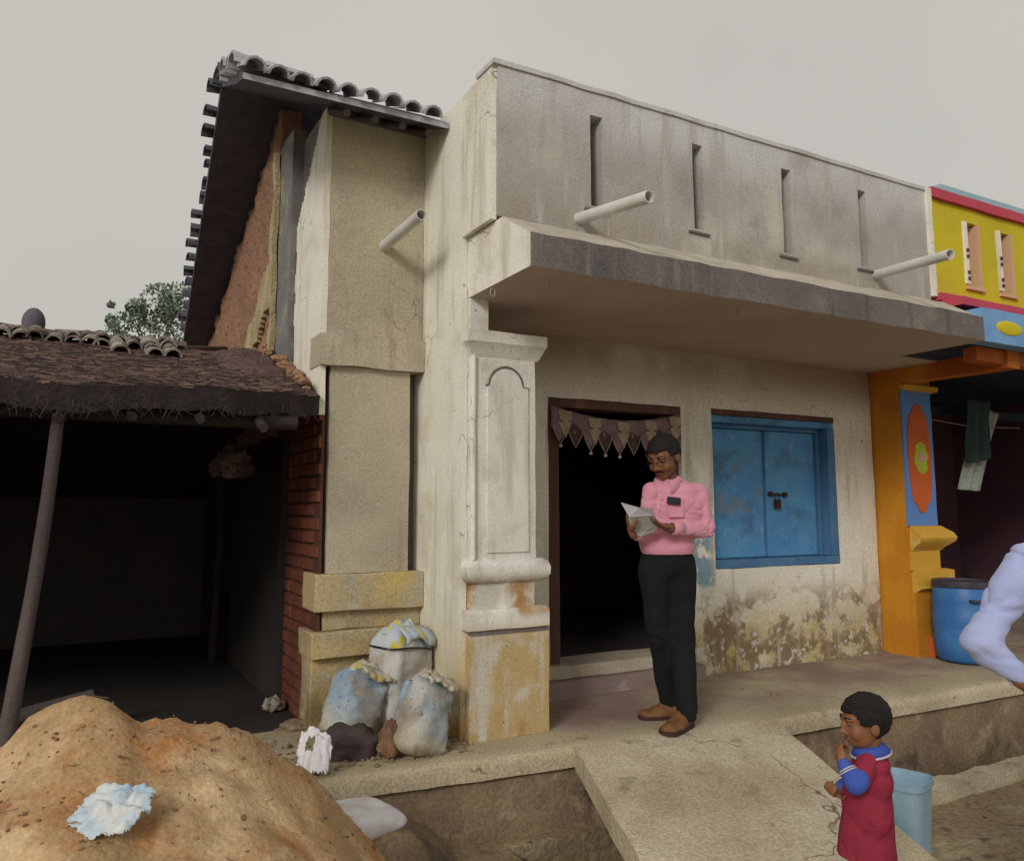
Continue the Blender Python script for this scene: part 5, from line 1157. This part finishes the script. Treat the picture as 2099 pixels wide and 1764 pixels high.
# ---- the child
KC = 2.85
C_ = lambda x, y, dz=0: at(x, y, KC-dz)
rz0 = -.36
cf = onZ(1768, 1640, 0); cfoot = C_(1775, 1640, 0); cfoot = Vector((cfoot.x, cfoot.y, 0))
gzc = 0.004-.19*((3.62-cfoot.y)); 
CH = empty('person', (cfoot.x, cfoot.y, gzc), 'small child in maroon and blue jumper holding a hand to the mouth', 'person')
hcC = C_(1772, 1481, 0); CS = .80
hf = (-RGT*1.0-FH*.02-Z*.10); hu = Z-RGT*.05
mb = MB(); P, R_, lf = head(mb, hcC, CS, hf, hu, child=True)
nk = C_(1782, 1532, 0); ch_ = C_(1786, 1585, 0); pv = C_(1780, 1675, 0)
mb.cap(hcC-Z*.05+RGT*.02, .036, nk, .036); mb.cap(nk, .04, ch_, .06); mb.cap(ch_, .065, pv, .065)
sN = C_(1787, 1566, .055); eN = C_(1754, 1606, .11); wN = C_(1727, 1560, .06)    # near arm bent, fist at the mouth
sF = C_(1782, 1568, -.07); eF = C_(1752, 1605, -.10); wF = C_(1716, 1622, -.06)
mb.cap(sN.lerp(eN, .2), .018, eN, .02); mb.cap(eN, .024, wN, .018); mb.cap(sF.lerp(eF, .2), .018, eF, .02); mb.cap(eF, .024, wF, .018)
hand(mb, wN, C_(1717, 1525, .02)-wN, (RGT*.7+FH*.3), 1, .58, 1.7, .04)
hand(mb, wF, C_(1700, 1622, -.03)-wF, (Z*.5-FH*.2+RGT*.2), -1, .62, 1.5, .05)
for sd in (-1, 1):
    hp = pv+FH*.032*sd-Z*.06; kn = Vector((hp.x, hp.y, gzc+.24)); an = Vector((hp.x, hp.y, gzc+.05))
    mb.cap(hp, .040, kn, .034); mb.cap(kn, .034, an, .024); mb.cap(an-Z*.02, .024, an-RGT*.09-Z*.025, .02)
remesh(mb, 'body', .0042, M['skinchild'], CH, it=2)
face_bits(CH, P, R_, CS, skin=M['skinchild'])
hair(CH, P, CS, lambda x, y, z: (z-.060) if y > .055 else ((z-.012+.0) if y > .022 else ((z+.0) if y > -.022 else z+.075)), 1.10, 4)
off = root_loc(CH)
mb = MB()
EL(C_(1784, 1595, 0), .070, .100, .085); EL(C_(1778, 1650, 0), .082, .105, .13); EL(C_(1787, 1562, 0), .058, .090, .045); mb.cap(C_(1784, 1545, 0), .045, C_(1787, 1565, 0), .06); mb.cap(C_(1790, 1560, 0), .055, C_(1790, 1690, 0), .066)
mb.cap(C_(1781, 1590, 0), .074, C_(1776, 1775, 0), .102); mb.cap(C_(1768, 1720, 0), .078, C_(1786, 1720, 0), .078)
jr = remesh(mb, 'jumper', .006, M['maroon'], CH, wrinkle=.007, wf=14, it=3)
bm = bmesh.new(); bm.from_mesh(jr.data); bmesh.ops.bisect_plane(bm, geom=bm.verts[:]+bm.edges[:]+bm.faces[:], plane_co=C_(1780, 1541, 0)-off, plane_no=(Z*.9-RGT*.35).normalized(), clear_outer=True); bmesh.ops.bisect_plane(bm, geom=bm.verts[:]+bm.edges[:]+bm.faces[:], plane_co=C_(1780, 1752, 0)-off, plane_no=Z, clear_inner=True); bm.to_mesh(jr.data); bm.free(); smooth(jr.data, 180)
mb = MB(); mb.cap(sN+FH*.02, .042, eN.lerp(sN, .2), .035); mb.cap(sF, .05, eF.lerp(sF, .5), .044); remesh(mb, 'upper_sleeves', .006, M['maroon'], CH, wrinkle=.007, wf=14, it=3)
mb = MB(); mb.cap(eN.lerp(sN, .20), .038, eN, .036); mb.cap(eN, .034, wN.lerp(eN, .12), .024); mb.cap(eF.lerp(sF, .4), .044, eF, .042); mb.cap(eF, .040, wF.lerp(eF, .3), .030)
remesh(mb, 'sleeves', .006, M['kidblue'], CH, wrinkle=.007, wf=16, it=3)
for t in (.34, .44):
    q = MB(); a = wN.lerp(eN, t); b = wN.lerp(eN, t+.055); q.tube([a, b], [.0305+.02*(t-.34)]*2, 20, cap=False); o = q.build('sleeve_band', M['knitwhite'], CH, sm=60); o.modifiers.new('s', 'SOLIDIFY').thickness = .003
# collar and its white edge
def ring(c, n_, r0, r1, h, m, nm, th_=.006):
    n_ = n_.normalized(); u = n_.orthogonal().normalized(); w_ = n_.cross(u); q = MB(); vs = []; k = 36
    for (r_, hh) in ((r0, h), ((r0+r1)/2, h*.75), (r1, 0)): vs += [c+n_*hh+(u*math.cos(2*math.pi*j/k)+w_*math.sin(2*math.pi*j/k))*r_ for j in range(k)]
    q.add(vs, [(i*k+j, i*k+(j+1) % k, (i+1)*k+(j+1) % k, (i+1)*k+j) for i in range(2) for j in range(k)]); o = q.build(nm, m, CH, sm=60); o.modifiers.new('s', 'SOLIDIFY').thickness = th_
cn = (Z*.95-RGT*.18)
ring(C_(1785, 1540, 0), cn, .040, .066, .030, M['kidblue'], 'collar'); ring(C_(1785, 1541.5, 0)-cn.normalized()*.002, cn, .063, .071, .004, M['knitwhite'], 'collar_edge')
mb = MB()
for sd in (-1, 1):
    hp = pv+FH*.034*sd; kn = Vector((hp.x, hp.y, gzc+.24)); mb.cap(hp-Z*.15, .050, kn, .048); mb.cap(kn, .048, Vector((kn.x, kn.y, gzc+.12)), .044)
mb.cap(pv+FH*.03-Z*.13, .055, pv-FH*.03-Z*.13, .055); remesh(mb, 'shorts', .008, M['kidpants'], CH, wrinkle=.004, wf=20, it=3)

# ---- the adult in a pale blue shirt at the right edge
KA = 2.75
A_ = lambda x, y, dz=0: at(x, y, KA-dz)
ab = A_(2235, 1500, 0); gza = -.40
AD = empty('person', (ab.x, ab.y, gza), 'person in a pale blue shirt cut off by the right edge, one elbow bent outwards', 'person')
s0 = A_(2105, 1150, .02); e0 = A_(2008, 1318, .05); w0 = A_(2100, 1400, .12)
s1_ = A_(2330, 1150, 0); e1 = A_(2360, 1320, 0); w1 = A_(2340, 1450, .05); hcA = A_(2225, 990, 0); pvA = A_(2225, 1460, 0); chA = A_(2222, 1220, 0)
mb = MB(); P, R_, lf = head(mb, hcA, 1.0, (FH*.6+RGT*.6), Z)
mb.cap(hcA-Z*.06, .05, chA+Z*.12, .06); mb.cap(chA, .11, pvA, .11)
for a, b, c in ((s0, e0, w0), (s1_, e1, w1)): mb.cap(a, .042, b, .034); mb.cap(b, .034, c, .025)
hand(mb, w0, (RGT*.8-Z*.4), -FH, 1, 1, .5); hand(mb, w1, -Z, RGT, 1, 1, .5)
for sd in (-1, 1):
    hp = pvA+RGT*.09*sd; kn = Vector((hp.x, hp.y, gza+.45)); an = Vector((hp.x, hp.y, gza+.08)); mb.cap(hp, .08, kn, .055); mb.cap(kn, .05, an, .036)
remesh(mb, 'body', .007, M['skin'], AD, it=2); face_bits(AD, P, R_, 1.0)
hair(AD, P, 1.0, lambda x, y, z: (z-.06) if y > .045 else ((z-.02) if y > 0 else z+.055), 1.08, 2)
mb = MB(); EL(chA, .19, .13, .20); EL(A_(2225, 1360, 0), .175, .13, .22); EL(A_(2222, 1170, 0), .17, .10, .09); mb.cap(s0+RGT*.03, .07, s1_, .07)
for a, b, c in ((s0, e0, w0), (s1_, e1, w1)): mb.cap(a, .068, b, .058); mb.cap(b, .058, c.lerp(b, .2), .045)
sh_ = remesh(mb, 'shirt', .009, M['bluecloth'], AD, wrinkle=.034, wf=11, wdir=(.55, .55, 1.7), it=6, wfun=lambda p: .45+.8*max(0, 1-(p-e0).length/.22))
mb = MB(); EL(pvA, .165, .13, .12)
for sd in (-1, 1):
    hp = pvA+RGT*.09*sd; kn = Vector((hp.x, hp.y, gza+.45)); mb.cap(hp, .10, kn, .08); mb.cap(kn, .08, Vector((kn.x, kn.y, gza+.10)), .065)
    shoe(AD, Vector((kn.x, kn.y, gza))-FH*.08, Vector((kn.x, kn.y, gza))+FH*.19, 1.1)
remesh(mb, 'trousers', .012, M['trouser'], AD, wrinkle=.008, wf=12, it=3)
